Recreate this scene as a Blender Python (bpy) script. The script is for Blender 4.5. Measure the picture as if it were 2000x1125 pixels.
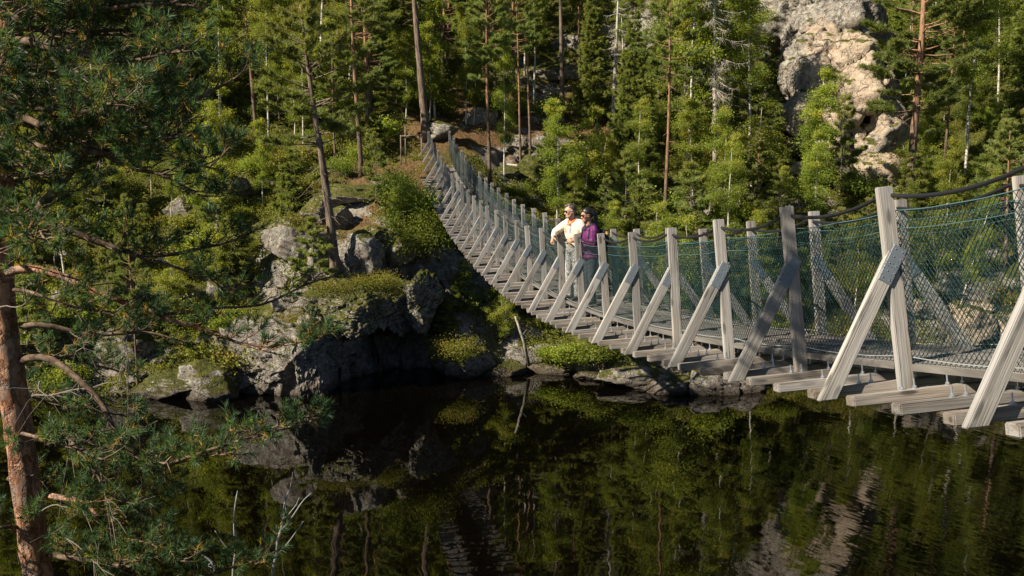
import bpy, bmesh, math, random
import numpy as np
from mathutils import Matrix, Vector

for o in list(bpy.data.objects):
    bpy.data.objects.remove(o)
SC = bpy.context.scene
COL = SC.collection
RNG = np.random.default_rng(7)
random.seed(7)
R = math.radians

# ------------------------------------------------------------------ camera, light, exposure
HC = 9.3                       # eye height above the water
PITCH = R(7.7)
FPX = 1944.4                   # focal length in pixels of a 2000 px wide frame (35 mm)
cam = bpy.data.objects.new("camera", bpy.data.cameras.new("camera"))
cam.data.lens = 35.0
cam.data.sensor_width = 36.0
cam.data.clip_start = 0.1
cam.data.clip_end = 600.0
cam.location = (0, 0, HC)
cam.rotation_euler = (math.pi / 2 - PITCH, 0, 0)
COL.objects.link(cam)
SC.camera = cam
SUN_AZ = R(27)                 # how far behind "straight left" the sun stands
SUN_EL = R(38)
to_sun = Vector((-math.cos(SUN_AZ) * math.cos(SUN_EL), -math.sin(SUN_AZ) * math.cos(SUN_EL), math.sin(SUN_EL)))
W = bpy.data.worlds.new("World")
SC.world = W
W.use_nodes = True
nt = W.node_tree
sky = nt.nodes.new("ShaderNodeTexSky")
sky.sky_type = 'NISHITA'
sky.sun_disc = False
sky.air_density = 0.55      # clear northern air: deep sky, dark shade
sky.dust_density = 0.2
sky.sun_elevation = SUN_EL
sky.sun_rotation = math.atan2(to_sun.x, to_sun.y)
nt.links.new(sky.outputs[0], nt.nodes["Background"].inputs[0])
nt.nodes["Background"].inputs[1].default_value = 0.05
sd = bpy.data.lights.new("sun", 'SUN')
sd.energy = 5.0
sd.angle = R(0.5)
sd.color = (1.0, 0.90, 0.74)
sun = bpy.data.objects.new("sun", sd)
sun.rotation_euler = to_sun.to_track_quat('Z', 'Y').to_euler()
sun.location = (-30, -20, 40)
COL.objects.link(sun)
SC.view_settings.view_transform = 'Standard'
SC.view_settings.look = 'None'
SC.view_settings.gamma = 1.0
SC.view_settings.exposure = 1.1
SC.cycles.max_bounces = 6
SC.cycles.diffuse_bounces = 2
SC.cycles.glossy_bounces = 3
SC.cycles.transmission_bounces = 3
SC.cycles.transparent_max_bounces = 4
SC.cycles.caustics_reflective = False
SC.cycles.caustics_refractive = False

# ------------------------------------------------------------------ helpers
CP, SP = math.cos(PITCH), math.sin(PITCH)


def at(px, py, y):
    """world point seen at photo pixel (px,py) standing y metres in front of the eye"""
    t = (562.5 - py) / FPX
    z = y * (t * CP - SP) / (CP + t * SP)
    zc = y * CP - z * SP
    return np.array([(px - 1000) / FPX * zc, y, HC + z])


def px_of(p):
    x, y, z = p[0], p[1], p[2] - HC
    zc = y * CP - z * SP
    return 1000 + FPX * x / zc, 562.5 - FPX * (y * SP + z * CP) / zc


def unit(a):
    a = np.asarray(a, float)
    return a / np.maximum(np.linalg.norm(a, axis=-1, keepdims=True), 1e-9)


def make_mesh(name, V, faces, mats=(), smooth=False, attrs=None, midx=None):
    """V (n,3); faces: list of int arrays (m,3) / (m,4)"""
    me = bpy.data.meshes.new(name)
    V = np.ascontiguousarray(V, dtype=np.float32)
    faces = [np.asarray(f, dtype=np.int32) for f in faces if len(f)]
    me.vertices.add(len(V))
    me.vertices.foreach_set("co", V.ravel())
    loops = np.concatenate([f.ravel() for f in faces])
    tot = np.concatenate([np.full(len(f), f.shape[1], np.int32) for f in faces])
    start = np.concatenate([[0], np.cumsum(tot)[:-1]]).astype(np.int32)
    me.loops.add(len(loops))
    me.loops.foreach_set("vertex_index", loops)
    me.polygons.add(len(tot))
    me.polygons.foreach_set("loop_start", start)
    me.polygons.foreach_set("loop_total", tot)
    me.polygons.foreach_set("use_smooth", np.full(len(tot), bool(smooth)))
    for m in mats:
        me.materials.append(m)
    if midx is not None:
        me.polygons.foreach_set("material_index", np.asarray(midx, np.int32))
    for k, a in (attrs or {}).items():
        at_ = me.attributes.new(k, 'FLOAT', 'POINT')
        at_.data.foreach_set("value", np.ascontiguousarray(a, np.float32))
    me.update(calc_edges=True)
    me.validate()
    return me


def link(name, data, parent=None, mw=None):
    o = bpy.data.objects.new(name, data)
    COL.objects.link(o)
    if parent is not None:
        o.parent = parent
    if mw is not None:
        o.matrix_basis = mw
    return o


def tag(o, label=None, cat=None, group=None, kind=None):
    if label: o["label"] = label
    if cat: o["category"] = cat
    if group: o["group"] = group
    if kind: o["kind"] = kind
    return o


def thing(name, label, cat, loc=(0, 0, 0), group=None, mw=None):
    o = link(name, None, None, mw if mw is not None else Matrix.Translation(Vector(loc)))
    o.empty_display_size = 0.2
    return tag(o, label, cat, group)


def child(name, data, root, wm=None):
    """part given in world coordinates (identity wm) or with world matrix wm"""
    o = link(name, data, root)
    inv = root.matrix_basis.inverted()
    if root.parent is not None:
        inv = root.matrix_basis.inverted() @ root.matrix_parent_inverse.inverted() @ root.parent.matrix_basis.inverted()
    o.matrix_parent_inverse = inv
    o.matrix_basis = wm if wm is not None else Matrix.Identity(4)
    return o


class Buf:
    def __init__(s):
        s.V, s.T, s.Q, s.A, s.n = [], [], [], [], 0

    def add(s, V, T=None, Q=None, a=0.5):
        V = np.asarray(V, float)
        if T is not None and len(T): s.T.append(np.asarray(T) + s.n)
        if Q is not None and len(Q): s.Q.append(np.asarray(Q) + s.n)
        s.V.append(V)
        s.A.append(np.full(len(V), a) if np.isscalar(a) else np.asarray(a))
        s.n += len(V)

    def mesh(s, name, mats, smooth=False):
        F = []
        if s.T: F.append(np.concatenate(s.T))
        if s.Q: F.append(np.concatenate(s.Q))
        return make_mesh(name, np.concatenate(s.V), F, mats, smooth, {"var": np.concatenate(s.A)})

    def tube(s, pts, rad, n=6, a=0.5, cap=True):
        pts = np.asarray(pts, float)
        rad = np.broadcast_to(np.asarray(rad, float), (len(pts),))
        d = np.gradient(pts, axis=0)
        d = unit(d)
        ref = np.array([0.0, 0, 1]) if abs(d[0, 2]) < 0.9 else np.array([1.0, 0, 0])
        s1 = unit(np.cross(d, ref))
        s2 = np.cross(d, s1)
        th = np.arange(n) / n * 2 * np.pi
        V = pts[:, None] + rad[:, None, None] * (np.cos(th)[None, :, None] * s1[:, None] + np.sin(th)[None, :, None] * s2[:, None])
        m = len(pts)
        i = np.arange(m - 1)[:, None] * n
        j = np.arange(n)[None]
        Q = np.stack([i + j, i + (j + 1) % n, i + n + (j + 1) % n, i + n + j], -1).reshape(-1, 4)
        V = V.reshape(-1, 3)
        T = []
        if cap:
            V = np.concatenate([V, pts[:1], pts[-1:]])
            k = m * n
            for q in range(n):
                T.append((k, (q + 1) % n, q))
                T.append((k + 1, (m - 1) * n + q, (m - 1) * n + (q + 1) % n))
        s.add(V, T, Q, a)

    def blades(s, P, D, L, Wd, a):
        """one thin triangle per row"""
        n = len(P)
        D = unit(D)
        side = unit(np.cross(D, RNG.normal(size=(n, 3))))
        L = np.broadcast_to(L, (n,))[:, None]
        Wd = np.broadcast_to(Wd, (n,))[:, None]
        V = np.stack([P - side * Wd / 2, P + side * Wd / 2, P + D * L], 1).reshape(-1, 3)
        T = np.arange(3 * n).reshape(-1, 3)
        s.add(V, T, None, np.repeat(np.broadcast_to(a, (n,)), 3))

    def leaves(s, P, size, a, flat=0.0, aspect=0.7):
        """rhombic leaves, random directions"""
        n = len(P)
        d = RNG.normal(size=(n, 3))
        d[:, 2] -= flat
        d = unit(d)
        side = unit(np.cross(d, RNG.normal(size=(n, 3))))
        L = (size * RNG.uniform(0.7, 1.3, n))[:, None]
        c = P + d * L * 0.5
        V = np.stack([P, c + side * L * 0.5 * aspect, P + d * L, c - side * L * 0.5 * aspect], 1).reshape(-1, 3)
        Q = np.arange(4 * n).reshape(-1, 4)
        s.add(V, None, Q, np.repeat(np.broadcast_to(a, (n,)), 4))


# gradient noise on arrays of points
_perm = np.random.default_rng(3).permutation(4096)
_grad = unit(np.random.default_rng(4).normal(size=(4096, 3)))


def perlin(p):
    p = np.asarray(p, float)
    i = np.floor(p).astype(np.int64)
    f = p - i
    u = f * f * f * (f * (f * 6 - 15) + 10)
    out = 0
    for dx in (0, 1):
        for dy in (0, 1):
            for dz in (0, 1):
                h = _perm[(_perm[(_perm[(i[..., 0] + dx) & 4095] + i[..., 1] + dy) & 4095] + i[..., 2] + dz) & 4095]
                g = _grad[h]
                d = f - np.array([dx, dy, dz])
                w = (u[..., 0] if dx else 1 - u[..., 0]) * (u[..., 1] if dy else 1 - u[..., 1]) * (u[..., 2] if dz else 1 - u[..., 2])
                out = out + w * (g * d).sum(-1)
    return out * 1.6


def fbm(p, octv=4, ridged=False):
    s, a, out = 1.0, 1.0, 0
    for k in range(octv):
        n = perlin(np.asarray(p) * s + 17.3 * k)
        if ridged: n = 0.6 - 1.6 * np.abs(n)
        out = out + a * n
        s *= 2.07
        a *= 0.5
    return out


def ss(a, b, x):
    t = np.clip((x - a) / (b - a), 0, 1)
    return t * t * (3 - 2 * t)


# ------------------------------------------------------------------ materials
class NT:
    def __init__(s, name):
        s.m = bpy.data.materials.new(name)
        s.m.use_nodes = True
        s.t = s.m.node_tree
        s.b = s.t.nodes["Principled BSDF"]
        s.out = s.t.nodes["Material Output"]

    def n(s, typ, ins=None, **kw):
        nd = s.t.nodes.new("ShaderNode" + typ)
        for k, v in kw.items(): setattr(nd, k, v)
        for k, v in (ins or {}).items():
            if isinstance(v, bpy.types.NodeSocket): s.t.links.new(v, nd.inputs[k])
            else: nd.inputs[k].default_value = v
        return nd

    def math(s, op, a, b=0.0, clamp=False):
        nd = s.n("Math", {0: a, 1: b}, operation=op)
        nd.use_clamp = clamp
        return nd.outputs[0]

    def mix(s, f, a, b, blend='MIX'):
        nd = s.t.nodes.new("ShaderNodeMix")
        nd.data_type = 'RGBA'
        nd.blend_type = blend
        for k, v in ((0, f), (6, a), (7, b)):
            if isinstance(v, bpy.types.NodeSocket): s.t.links.new(v, nd.inputs[k])
            else: nd.inputs[k].default_value = v if k == 0 else (*v, 1.0)
        return nd.outputs[2]

    def ramp(s, f, stops):
        nd = s.n("ValToRGB", {0: f})
        r = nd.color_ramp
        while len(r.elements) < len(stops): r.elements.new(0.5)
        for e, (p, c) in zip(r.elements, stops):
            e.position = p
            e.color = (*c, 1.0) if not np.isscalar(c) else (c, c, c, 1.0)
        return nd.outputs[0]

    def noise(s, vec, scale, detail=4.0, rough=0.55):
        nd = s.n("TexNoise", {"Scale": scale, "Detail": detail, "Roughness": rough})
        if vec is not None: s.t.links.new(vec, nd.inputs["Vector"])
        return nd.outputs["Fac"]

    def mapping(s, vec, scale, loc=None, rot=None):
        nd = s.n("Mapping", {"Vector": vec, "Scale": scale})
        if loc is not None:
            if isinstance(loc, bpy.types.NodeSocket): s.t.links.new(loc, nd.inputs["Location"])
            else: nd.inputs["Location"].default_value = loc
        if rot is not None: nd.inputs["Rotation"].default_value = rot
        return nd.outputs[0]

    def set(s, **kw):
        names = dict(color="Base Color", rough="Roughness", metal="Metallic", normal="Normal", spec="Specular IOR Level", ior="IOR")
        for k, v in kw.items():
            i = s.b.inputs[names[k]]
            if isinstance(v, bpy.types.NodeSocket): s.t.links.new(v, i)
            elif k == "color": i.default_value = (*v, 1.0)
            else: i.default_value = v
        return s.m

    def bump(s, h, dist, strength=1.0):
        return s.n("Bump", {"Height": h, "Distance": dist, "Strength": strength}).outputs[0]


def objco(k): return k.n("TexCoord").outputs["Object"]
def objrand(k): return k.n("ObjectInfo").outputs["Random"]
def position(k): return k.n("NewGeometry").outputs["Position"]


def wood_mat(name, dark, mid, light, seed=0.0, wear=0.35):
    k = NT(name)
    co, rn = objco(k), objrand(k)
    off = k.n("CombineXYZ", {0: k.math('MULTIPLY', rn, 31.0), 1: seed, 2: k.math('MULTIPLY', rn, 57.0)}).outputs[0]
    v = k.mapping(co, (22, 22, 1.1), off)
    g = k.noise(v, 1.0, 5, 0.6)
    g2 = k.noise(k.mapping(co, (75, 75, 2.5), off), 1.0, 3)
    col = k.ramp(g, [(0.2, dark), (0.5, mid), (0.85, light)])
    col = k.mix(k.math('MULTIPLY', k.ramp(g2, [(0.45, 0.0), (0.7, 1.0)]), 0.22), col, dark)
    stain = k.noise(k.mapping(co, (3, 3, 1.6), off), 1.0, 3)
    col = k.mix(k.ramp(stain, [(0.45, 0.0), (0.75, wear)]), col, tuple(x * 0.55 for x in mid))
    kn = k.n("TexVoronoi", {"Vector": k.mapping(co, (9, 9, 2.6), off), "Scale": 1.0}).outputs["Distance"]
    col = k.mix(k.ramp(kn, [(0.13, 0.85), (0.22, 0.0)]), col, tuple(x * 0.35 for x in dark))
    ck = k.noise(k.mapping(co, (48, 48, 0.8), off), 1.0, 2, 0.5)
    ck = k.math('MULTIPLY', k.ramp(ck, [(0.60, 0.0), (0.635, 1.0)]), k.ramp(stain, [(0.42, 0.0), (0.56, 0.8)]))
    col = k.mix(ck, col, (0.035, 0.028, 0.022))
    zz = k.n("SeparateXYZ", {0: co}).outputs[2]
    wet = k.ramp(k.math('ADD', zz, k.math('MULTIPLY', stain, 0.35)), [(0.12, 0.6), (0.36, 0.0)])
    col = k.mix(wet, col, tuple(x * 0.6 for x in dark))
    silver = k.noise(k.mapping(co, (5, 5, 0.9), off), 1.0, 4, 0.6)
    col = k.mix(k.ramp(silver, [(0.45, 0.0), (0.62, 0.5)]), col, (0.33, 0.325, 0.32))
    var = k.mix(1.0, col, k.ramp(rn, [(0.0, 0.74), (1.0, 1.15)]), 'MULTIPLY')
    return k.set(color=var, rough=0.75, spec=0.25, normal=k.bump(k.math('SUBTRACT', g2, ck), 0.006, 0.8))


M = {}
M['post'] = wood_mat('weathered_post_wood', (0.16, 0.142, 0.122), (0.30, 0.272, 0.24), (0.42, 0.388, 0.35))
M['brace'] = wood_mat('weathered_brace_wood', (0.19, 0.172, 0.152), (0.325, 0.302, 0.272), (0.445, 0.415, 0.375), 5.0, 0.3)
M['beam'] = wood_mat('weathered_beam_wood', (0.11, 0.088, 0.07), (0.26, 0.22, 0.18), (0.39, 0.335, 0.275), 9.0)
M['deck'] = wood_mat('grey_deck_wood', (0.11, 0.095, 0.08), (0.22, 0.195, 0.165), (0.31, 0.28, 0.24), 3.0)


def flat_mat(name, c, rough=0.6, metal=0.0, nscale=0, namp=0.2, spec=0.5):
    k = NT(name)
    if nscale:
        f = k.noise(objco(k), nscale, 4)
        col = k.mix(f, tuple(x * (1 - namp) for x in c), tuple(min(1, x * (1 + namp)) for x in c))
        return k.set(color=col, rough=rough, metal=metal, spec=spec)
    return k.set(color=c, rough=rough, metal=metal, spec=spec)


k = NT('galvanised_steel')
co = objco(k)
hol = k.n("TexVoronoi", {"Vector": k.mapping(co, (36, 36, 36)), "Scale": 1.0}, feature='F1')
hol.inputs["Randomness"].default_value = 0.25
col = k.mix(k.ramp(hol.outputs["Distance"], [(0.16, 1.0), (0.22, 0.0)]), (0.19, 0.22, 0.25), (0.05, 0.05, 0.055))
M['steel'] = k.set(color=col, rough=0.5, metal=0.35)
M['bolt'] = flat_mat('bright_bolt', (0.55, 0.57, 0.6), 0.35, 0.8)
M['cable'] = flat_mat('black_cable_sheath', (0.012, 0.012, 0.013), 0.45)
M['net'] = flat_mat('teal_coated_wire', (0.006, 0.034, 0.034), 0.45)
M['wire'] = flat_mat('pale_teal_rope', (0.065, 0.14, 0.14), 0.5)
M['rope'] = flat_mat('grey_wire_rope', (0.5, 0.52, 0.52), 0.4, 0.5)


def rock_nodes(k, vec, scale=1.0):
    n1 = k.noise(vec, 0.9 * scale, 6, 0.62)
    n2 = k.noise(vec, 4.5 * scale, 6, 0.7)
    n3 = k.noise(k.mapping(vec, (1, 1, 2.5)), 16 * scale, 3, 0.7)
    col = k.ramp(n2, [(0.28, (0.07, 0.065, 0.062)), (0.48, (0.235, 0.21, 0.178)), (0.62, (0.38, 0.345, 0.295)), (0.8, (0.50, 0.465, 0.40))])
    col = k.mix(k.ramp(n1, [(0.48, 0.0), (0.66, 0.55)]), col, (0.20, 0.15, 0.115))
    lich = k.ramp(k.noise(vec, 2.6 * scale, 5, 0.7), [(0.55, 0.0), (0.63, 0.75)])
    col = k.mix(lich, col, (0.44, 0.43, 0.35))
    vor = k.n("TexVoronoi", {"Vector": k.n("VectorMath", {0: k.mapping(vec, (1, 1, 0.45)), 1: k.n("VectorMath", {0: k.n("TexNoise", {"Vector": vec, "Scale": 1.6, "Detail": 3.0}).outputs["Color"], 3: 1.3}, operation="SCALE").outputs[0]}, operation="ADD").outputs[0], "Scale": 1.0 * scale}, feature='DISTANCE_TO_EDGE').outputs["Distance"]
    crack = k.ramp(k.math('ADD', vor, k.math('MULTIPLY', k.math('SUBTRACT', n2, 0.5), 0.12)), [(0.0, 1.0), (0.035, 0.0)])
    col = k.mix(k.math('MULTIPLY', crack, k.ramp(n1, [(0.45, 0.0), (0.62, 0.7)])), col, (0.03, 0.028, 0.025))
    h = k.math('ADD', k.math('MULTIPLY', n2, 1.0), k.math('ADD', k.math('MULTIPLY', n3, 0.35), k.math('MULTIPLY', crack, -0.5)))
    return col, h


def moss_color(k, vec):
    a = k.noise(vec, 1.7, 5, 0.65)
    b = k.noise(vec, 9.0, 4, 0.7)
    moss = k.ramp(a, [(0.3, (0.045, 0.052, 0.012)), (0.5, (0.115, 0.12, 0.022)), (0.68, (0.17, 0.145, 0.035)), (0.85, (0.20, 0.12, 0.035))])
    return k.mix(k.ramp(b, [(0.35, 0.7), (0.6, 0.0)]), moss, (0.022, 0.026, 0.008))


def attr(k, name): return k.n("Attribute", attribute_name=name).outputs["Fac"]


# terrain: rock where steep / where the attribute says so, moss, heath and needle litter elsewhere
k = NT('forest_floor')
pos = position(k)
rc, rh = rock_nodes(k, pos)
mc = moss_color(k, pos)
litter = k.ramp(k.noise(pos, 6, 5, 0.7), [(0.3, (0.05, 0.03, 0.015)), (0.55, (0.19, 0.11, 0.05)), (0.75, (0.28, 0.19, 0.10))])
mc = k.mix(attr(k, "path"), mc, litter)
nz = k.n("SeparateXYZ", {0: k.n("NewGeometry").outputs["Normal"]}).outputs[2]
e = k.math('ADD', attr(k, "rocky"), k.math('MULTIPLY', k.math('SUBTRACT', k.noise(pos, 0.8, 6, 0.65), 0.5), 2.2))
e = k.math('ADD', e, k.math('MULTIPLY', k.math('SUBTRACT', 0.72, nz), 2.4))
fac = k.ramp(e, [(0.36, 0.0), (0.5, 1.0)])
col = k.mix(fac, mc, rc)
wet = k.n("SeparateXYZ", {0: pos}).outputs[2]
col = k.mix(k.ramp(k.math('ADD', wet, k.math('MULTIPLY', k.noise(pos, 2, 3), 0.3)), [(0.05, 0.85), (0.5, 0.0)]), col, (0.05, 0.028, 0.014))
hh = k.math('ADD', rh, k.math('MULTIPLY', k.noise(pos, 14, 3), 0.6))
M['ground'] = k.set(color=col, rough=0.9, spec=0.15, normal=k.bump(hh, 0.2, 1.0))


def rock_mat(name, mossy, beige=False):
    k = NT(name)
    pos = position(k)
    rc, rh = rock_nodes(k, pos, 0.8 if beige else 1.15)
    if beige:
        b2 = k.noise(pos, 1.1, 6, 0.65)
        fresh = k.ramp(k.noise(pos, 3.0, 6, 0.65), [(0.25, (0.27, 0.195, 0.135)), (0.42, (0.38, 0.295, 0.215)), (0.6, (0.48, 0.39, 0.29)), (0.8, (0.56, 0.48, 0.385))])
        fresh = k.mix(k.ramp(b2, [(0.58, 0.0), (0.72, 0.5)]), fresh, (0.36, 0.22, 0.14))
        f = k.ramp(k.math('ADD', attr(k, "fresh"), k.math('MULTIPLY', k.math('SUBTRACT', b2, 0.5), 1.1)), [(0.4, 0.0), (0.56, 1.0)])
        rc = k.mix(f, rc, fresh)
    nz = k.n("SeparateXYZ", {0: k.n("NewGeometry").outputs["Normal"]}).outputs[2]
    e = k.math('ADD', nz, k.math('MULTIPLY', k.math('SUBTRACT', k.noise(pos, 1.6, 5, 0.65), 0.5), 1.6))
    f = k.ramp(e, [(1.0 - mossy, 0.0), (1.12 - mossy, 1.0)])
    col = k.mix(f, rc, moss_color(k, pos))
    z = k.n("SeparateXYZ", {0: pos}).outputs[2]
    col = k.mix(k.ramp(k.math('ADD', z, k.math('MULTIPLY', k.noise(pos, 2, 3), 0.3)), [(0.15, 0.9), (0.8, 0.0)]), col, (0.05, 0.034, 0.02))
    return k.set(color=col, rough=0.88, spec=0.2, normal=k.bump(rh, 0.2, 1.0))


M['rock'] = rock_mat('mossy_gneiss', 0.78)
M['rock_bare'] = rock_mat('bare_gneiss', 0.4)
M['rock_pale'] = rock_mat('pale_shore_rock', 0.2)
M['crag'] = rock_mat('broken_crag_rock', 0.3, True)


def bark_mat(name, low, high, zsplit, fleck, bumpd=0.02, vz=0.22, sc=14):
    k = NT(name)
    co = objco(k)
    z = k.n("SeparateXYZ", {0: co}).outputs[2]
    n = k.noise(k.mapping(co, (1, 1, vz)), sc, 5, 0.65)
    lo = k.ramp(n, [(0.36, tuple(x * 0.3 for x in low)), (0.5, low), (0.7, tuple(x * 1.6 for x in low))])
    hi = k.ramp(n, [(0.34, tuple(x * 0.4 for x in high)), (0.5, high), (0.72, tuple(min(1, x * 1.45) for x in high))])
    f = k.ramp(k.math('DIVIDE', k.math('ADD', z, k.math('MULTIPLY', n, 2.0)), 20.0), [(zsplit / 20.0, 0.0), ((zsplit + 3.0) / 20.0, 1.0)])
    col = k.mix(f, lo, hi)
    col = k.mix(k.ramp(k.noise(co, 5, 4), [(0.55, 0.0), (0.7, 0.5)]), col, fleck)
    return k.set(color=col, rough=0.9, spec=0.1, normal=k.bump(n, bumpd, 1.0))


M['pine_bark'] = bark_mat('pine_bark', (0.125, 0.09, 0.066), (0.26, 0.145, 0.085), 3.5, (0.17, 0.14, 0.115))
M['grey_bark'] = bark_mat('grey_bark', (0.13, 0.105, 0.085), (0.17, 0.135, 0.11), 6, (0.2, 0.18, 0.16))
M['dead_bark'] = bark_mat('bleached_bark', (0.30, 0.265, 0.225), (0.38, 0.345, 0.30), 4, (0.2, 0.18, 0.15))
M['big_bark'] = bark_mat('furrowed_pine_bark', (0.155, 0.115, 0.088), (0.20, 0.14, 0.10), 9, (0.1, 0.085, 0.07), 0.04, 0.16, 9)
k = NT('birch_bark')
co = objco(k)
mk = k.noise(k.mapping(co, (5, 5, 26)), 1.0, 3, 0.6)
mk2 = k.noise(k.mapping(co, (3, 3, 2.0)), 1.0, 4, 0.6)
col = k.mix(k.ramp(mk, [(0.56, 0.0), (0.62, 1.0)]), (0.50, 0.46, 0.40), (0.05, 0.045, 0.04))
col = k.mix(k.ramp(mk2, [(0.5, 0.0), (0.66, 0.85)]), col, (0.10, 0.085, 0.07))
M['birch_bark'] = k.set(color=col, rough=0.75, spec=0.2)
k = NT('orange_pine_bark')   # the close pine
co = objco(k)
wp = k.n("VectorMath", {0: co, 1: k.n("VectorMath", {0: k.n("TexNoise", {"Vector": co, "Scale": 6.0, "Detail": 5.0, "Roughness": 0.65}).outputs["Color"], 3: 0.22}, operation='SCALE').outputs[0]}, operation='ADD').outputs[0]
v = k.mapping(wp, (1, 1, 0.36))
vor = k.n("TexVoronoi", {"Vector": v, "Scale": 12.0}, feature='DISTANCE_TO_EDGE').outputs["Distance"]
cell = k.n("TexVoronoi", {"Vector": v, "Scale": 12.0}).outputs["Color"]
cv = k.n("SeparateXYZ", {0: cell}).outputs[0]
n = k.noise(k.mapping(co, (1, 1, 0.5)), 26, 6, 0.7)
col = k.ramp(k.math('ADD', k.math('MULTIPLY', n, 0.75), k.math('MULTIPLY', cv, 0.3)), [(0.3, (0.11, 0.05, 0.03)), (0.48, (0.26, 0.125, 0.07)), (0.62, (0.38, 0.205, 0.125)), (0.8, (0.34, 0.25, 0.19))])
col = k.mix(k.math('MULTIPLY', k.ramp(vor, [(0.0, 1.0), (0.07, 0.0)]), k.ramp(n, [(0.35, 0.9), (0.65, 0.35)])), col, (0.05, 0.03, 0.022))
col = k.mix(k.ramp(k.noise(co, 5, 5, 0.7), [(0.5, 0.0), (0.62, 0.75)]), col, (0.20, 0.165, 0.14))
M['orange_bark'] = k.set(color=col, rough=0.9, spec=0.1, normal=k.bump(k.math('ADD', k.math('MINIMUM', vor, 0.16), k.math('ADD', k.math('MULTIPLY', n, 0.16), k.math('MULTIPLY', cv, 0.12))), 0.09, 1.0))
k = NT('lichen_twig')
co = objco(k)
col = k.ramp(k.noise(co, 20, 4, 0.65), [(0.32, (0.04, 0.028, 0.02)), (0.5, (0.11, 0.075, 0.05)), (0.7, (0.22, 0.17, 0.13))])
M['twig'] = k.set(color=col, rough=0.9, spec=0.1)


def leaf_mat(name, stops, trans=0.35, hue=0.02, val=0.25, spec=0.25):
    k = NT(name)
    v = attr(k, "var")
    col = k.ramp(v, stops)
    rn = objrand(k)
    col = k.n("HueSaturation", {"Hue": k.math('ADD', 0.5 - hue / 2, k.math('MULTIPLY', rn, hue)), "Saturation": 0.93,
                                "Value": k.math('ADD', 1.0 - val / 2, k.math('MULTIPLY', rn, val)), "Color": col}).outputs[0]
    k.set(color=col, rough=0.55, spec=spec)
    tr = k.n("BsdfTranslucent", {"Color": k.mix(1.0, col, (2.0, 1.9, 0.8), 'MULTIPLY')}).outputs[0]
    ms = k.n("MixShader", {0: trans, 1: k.b.outputs[0], 2: tr})
    k.t.links.new(ms.outputs[0], k.out.inputs[0])
    return k.m


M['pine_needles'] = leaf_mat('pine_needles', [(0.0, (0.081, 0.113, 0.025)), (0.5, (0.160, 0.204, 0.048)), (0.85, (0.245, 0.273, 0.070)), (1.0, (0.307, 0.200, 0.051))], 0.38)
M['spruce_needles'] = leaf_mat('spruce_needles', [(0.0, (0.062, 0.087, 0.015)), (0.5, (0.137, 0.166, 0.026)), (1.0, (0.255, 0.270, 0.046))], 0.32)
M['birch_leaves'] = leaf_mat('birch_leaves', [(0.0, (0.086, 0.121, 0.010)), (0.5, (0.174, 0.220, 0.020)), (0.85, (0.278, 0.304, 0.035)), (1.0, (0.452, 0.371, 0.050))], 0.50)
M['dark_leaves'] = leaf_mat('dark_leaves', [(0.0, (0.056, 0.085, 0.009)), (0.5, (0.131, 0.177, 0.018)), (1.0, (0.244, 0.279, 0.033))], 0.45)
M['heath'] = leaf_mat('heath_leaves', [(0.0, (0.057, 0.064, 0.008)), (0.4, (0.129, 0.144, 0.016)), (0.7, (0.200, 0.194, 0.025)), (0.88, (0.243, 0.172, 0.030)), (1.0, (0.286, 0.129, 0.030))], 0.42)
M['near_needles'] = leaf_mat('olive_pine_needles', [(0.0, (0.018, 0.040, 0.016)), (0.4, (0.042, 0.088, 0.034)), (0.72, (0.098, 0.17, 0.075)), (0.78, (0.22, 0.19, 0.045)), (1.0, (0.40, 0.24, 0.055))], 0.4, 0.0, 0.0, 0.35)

# ------------------------------------------------------------------ the water
k = NT('dark_lake_water')
pos = position(k)
sx = k.n("SeparateXYZ", {0: pos})
rot = R(34)
cr = k.mapping(k.mapping(pos, (1, 1, 1), None, (0, 0, -rot)), (7.5, 1.5, 1.0))
f1 = k.math('SUBTRACT', k.noise(cr, 1.0, 2, 0.5), 0.5)
f2 = k.n("TexNoise", {"Vector": k.mapping(pos, (0.75, 1.2, 1.0)), "Scale": 1.0, "Detail": 2.0}).outputs["Color"]
mask = k.ramp(k.math('DIVIDE', k.math('ADD', k.math('ADD', sx.outputs[0], k.math('MULTIPLY', sx.outputs[1], -0.22)), k.math('MULTIPLY', k.noise(pos, 0.3, 2), 3.0)), 12.0), [(0.0, 0.06), (0.12, 0.14), (0.5, 1.0)])
amp = k.math('MULTIPLY', k.math('MULTIPLY', f1, mask), 0.085)
vx = k.n("VectorMath", {0: (math.cos(rot), math.sin(rot), 0), 3: amp}, operation='SCALE').outputs[0]
v2 = k.n("VectorMath", {0: k.n("VectorMath", {0: f2, 1: (0.5, 0.5, 0.5)}, operation='SUBTRACT').outputs[0], 1: (0.022, 0.016, 0.0)}, operation='MULTIPLY').outputs[0]
nn = k.n("VectorMath", {0: k.n("VectorMath", {0: vx, 1: v2}, operation='ADD').outputs[0], 1: (0, 0, 1)}, operation='ADD').outputs[0]
nn = k.n("VectorMath", {0: nn}, operation='NORMALIZE').outputs[0]
M['water'] = k.set(color=(0.0012, 0.0009, 0.0005), rough=0.015, ior=1.6, spec=0.5, normal=nn)
V = np.array([[-130, -40, 0], [140, -40, 0], [140, 75, 0], [-130, 75, 0]], float)
tag(link('water', make_mesh('water', V, [[(0, 1, 2, 3)]], [M['water']])), kind='structure')

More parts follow.
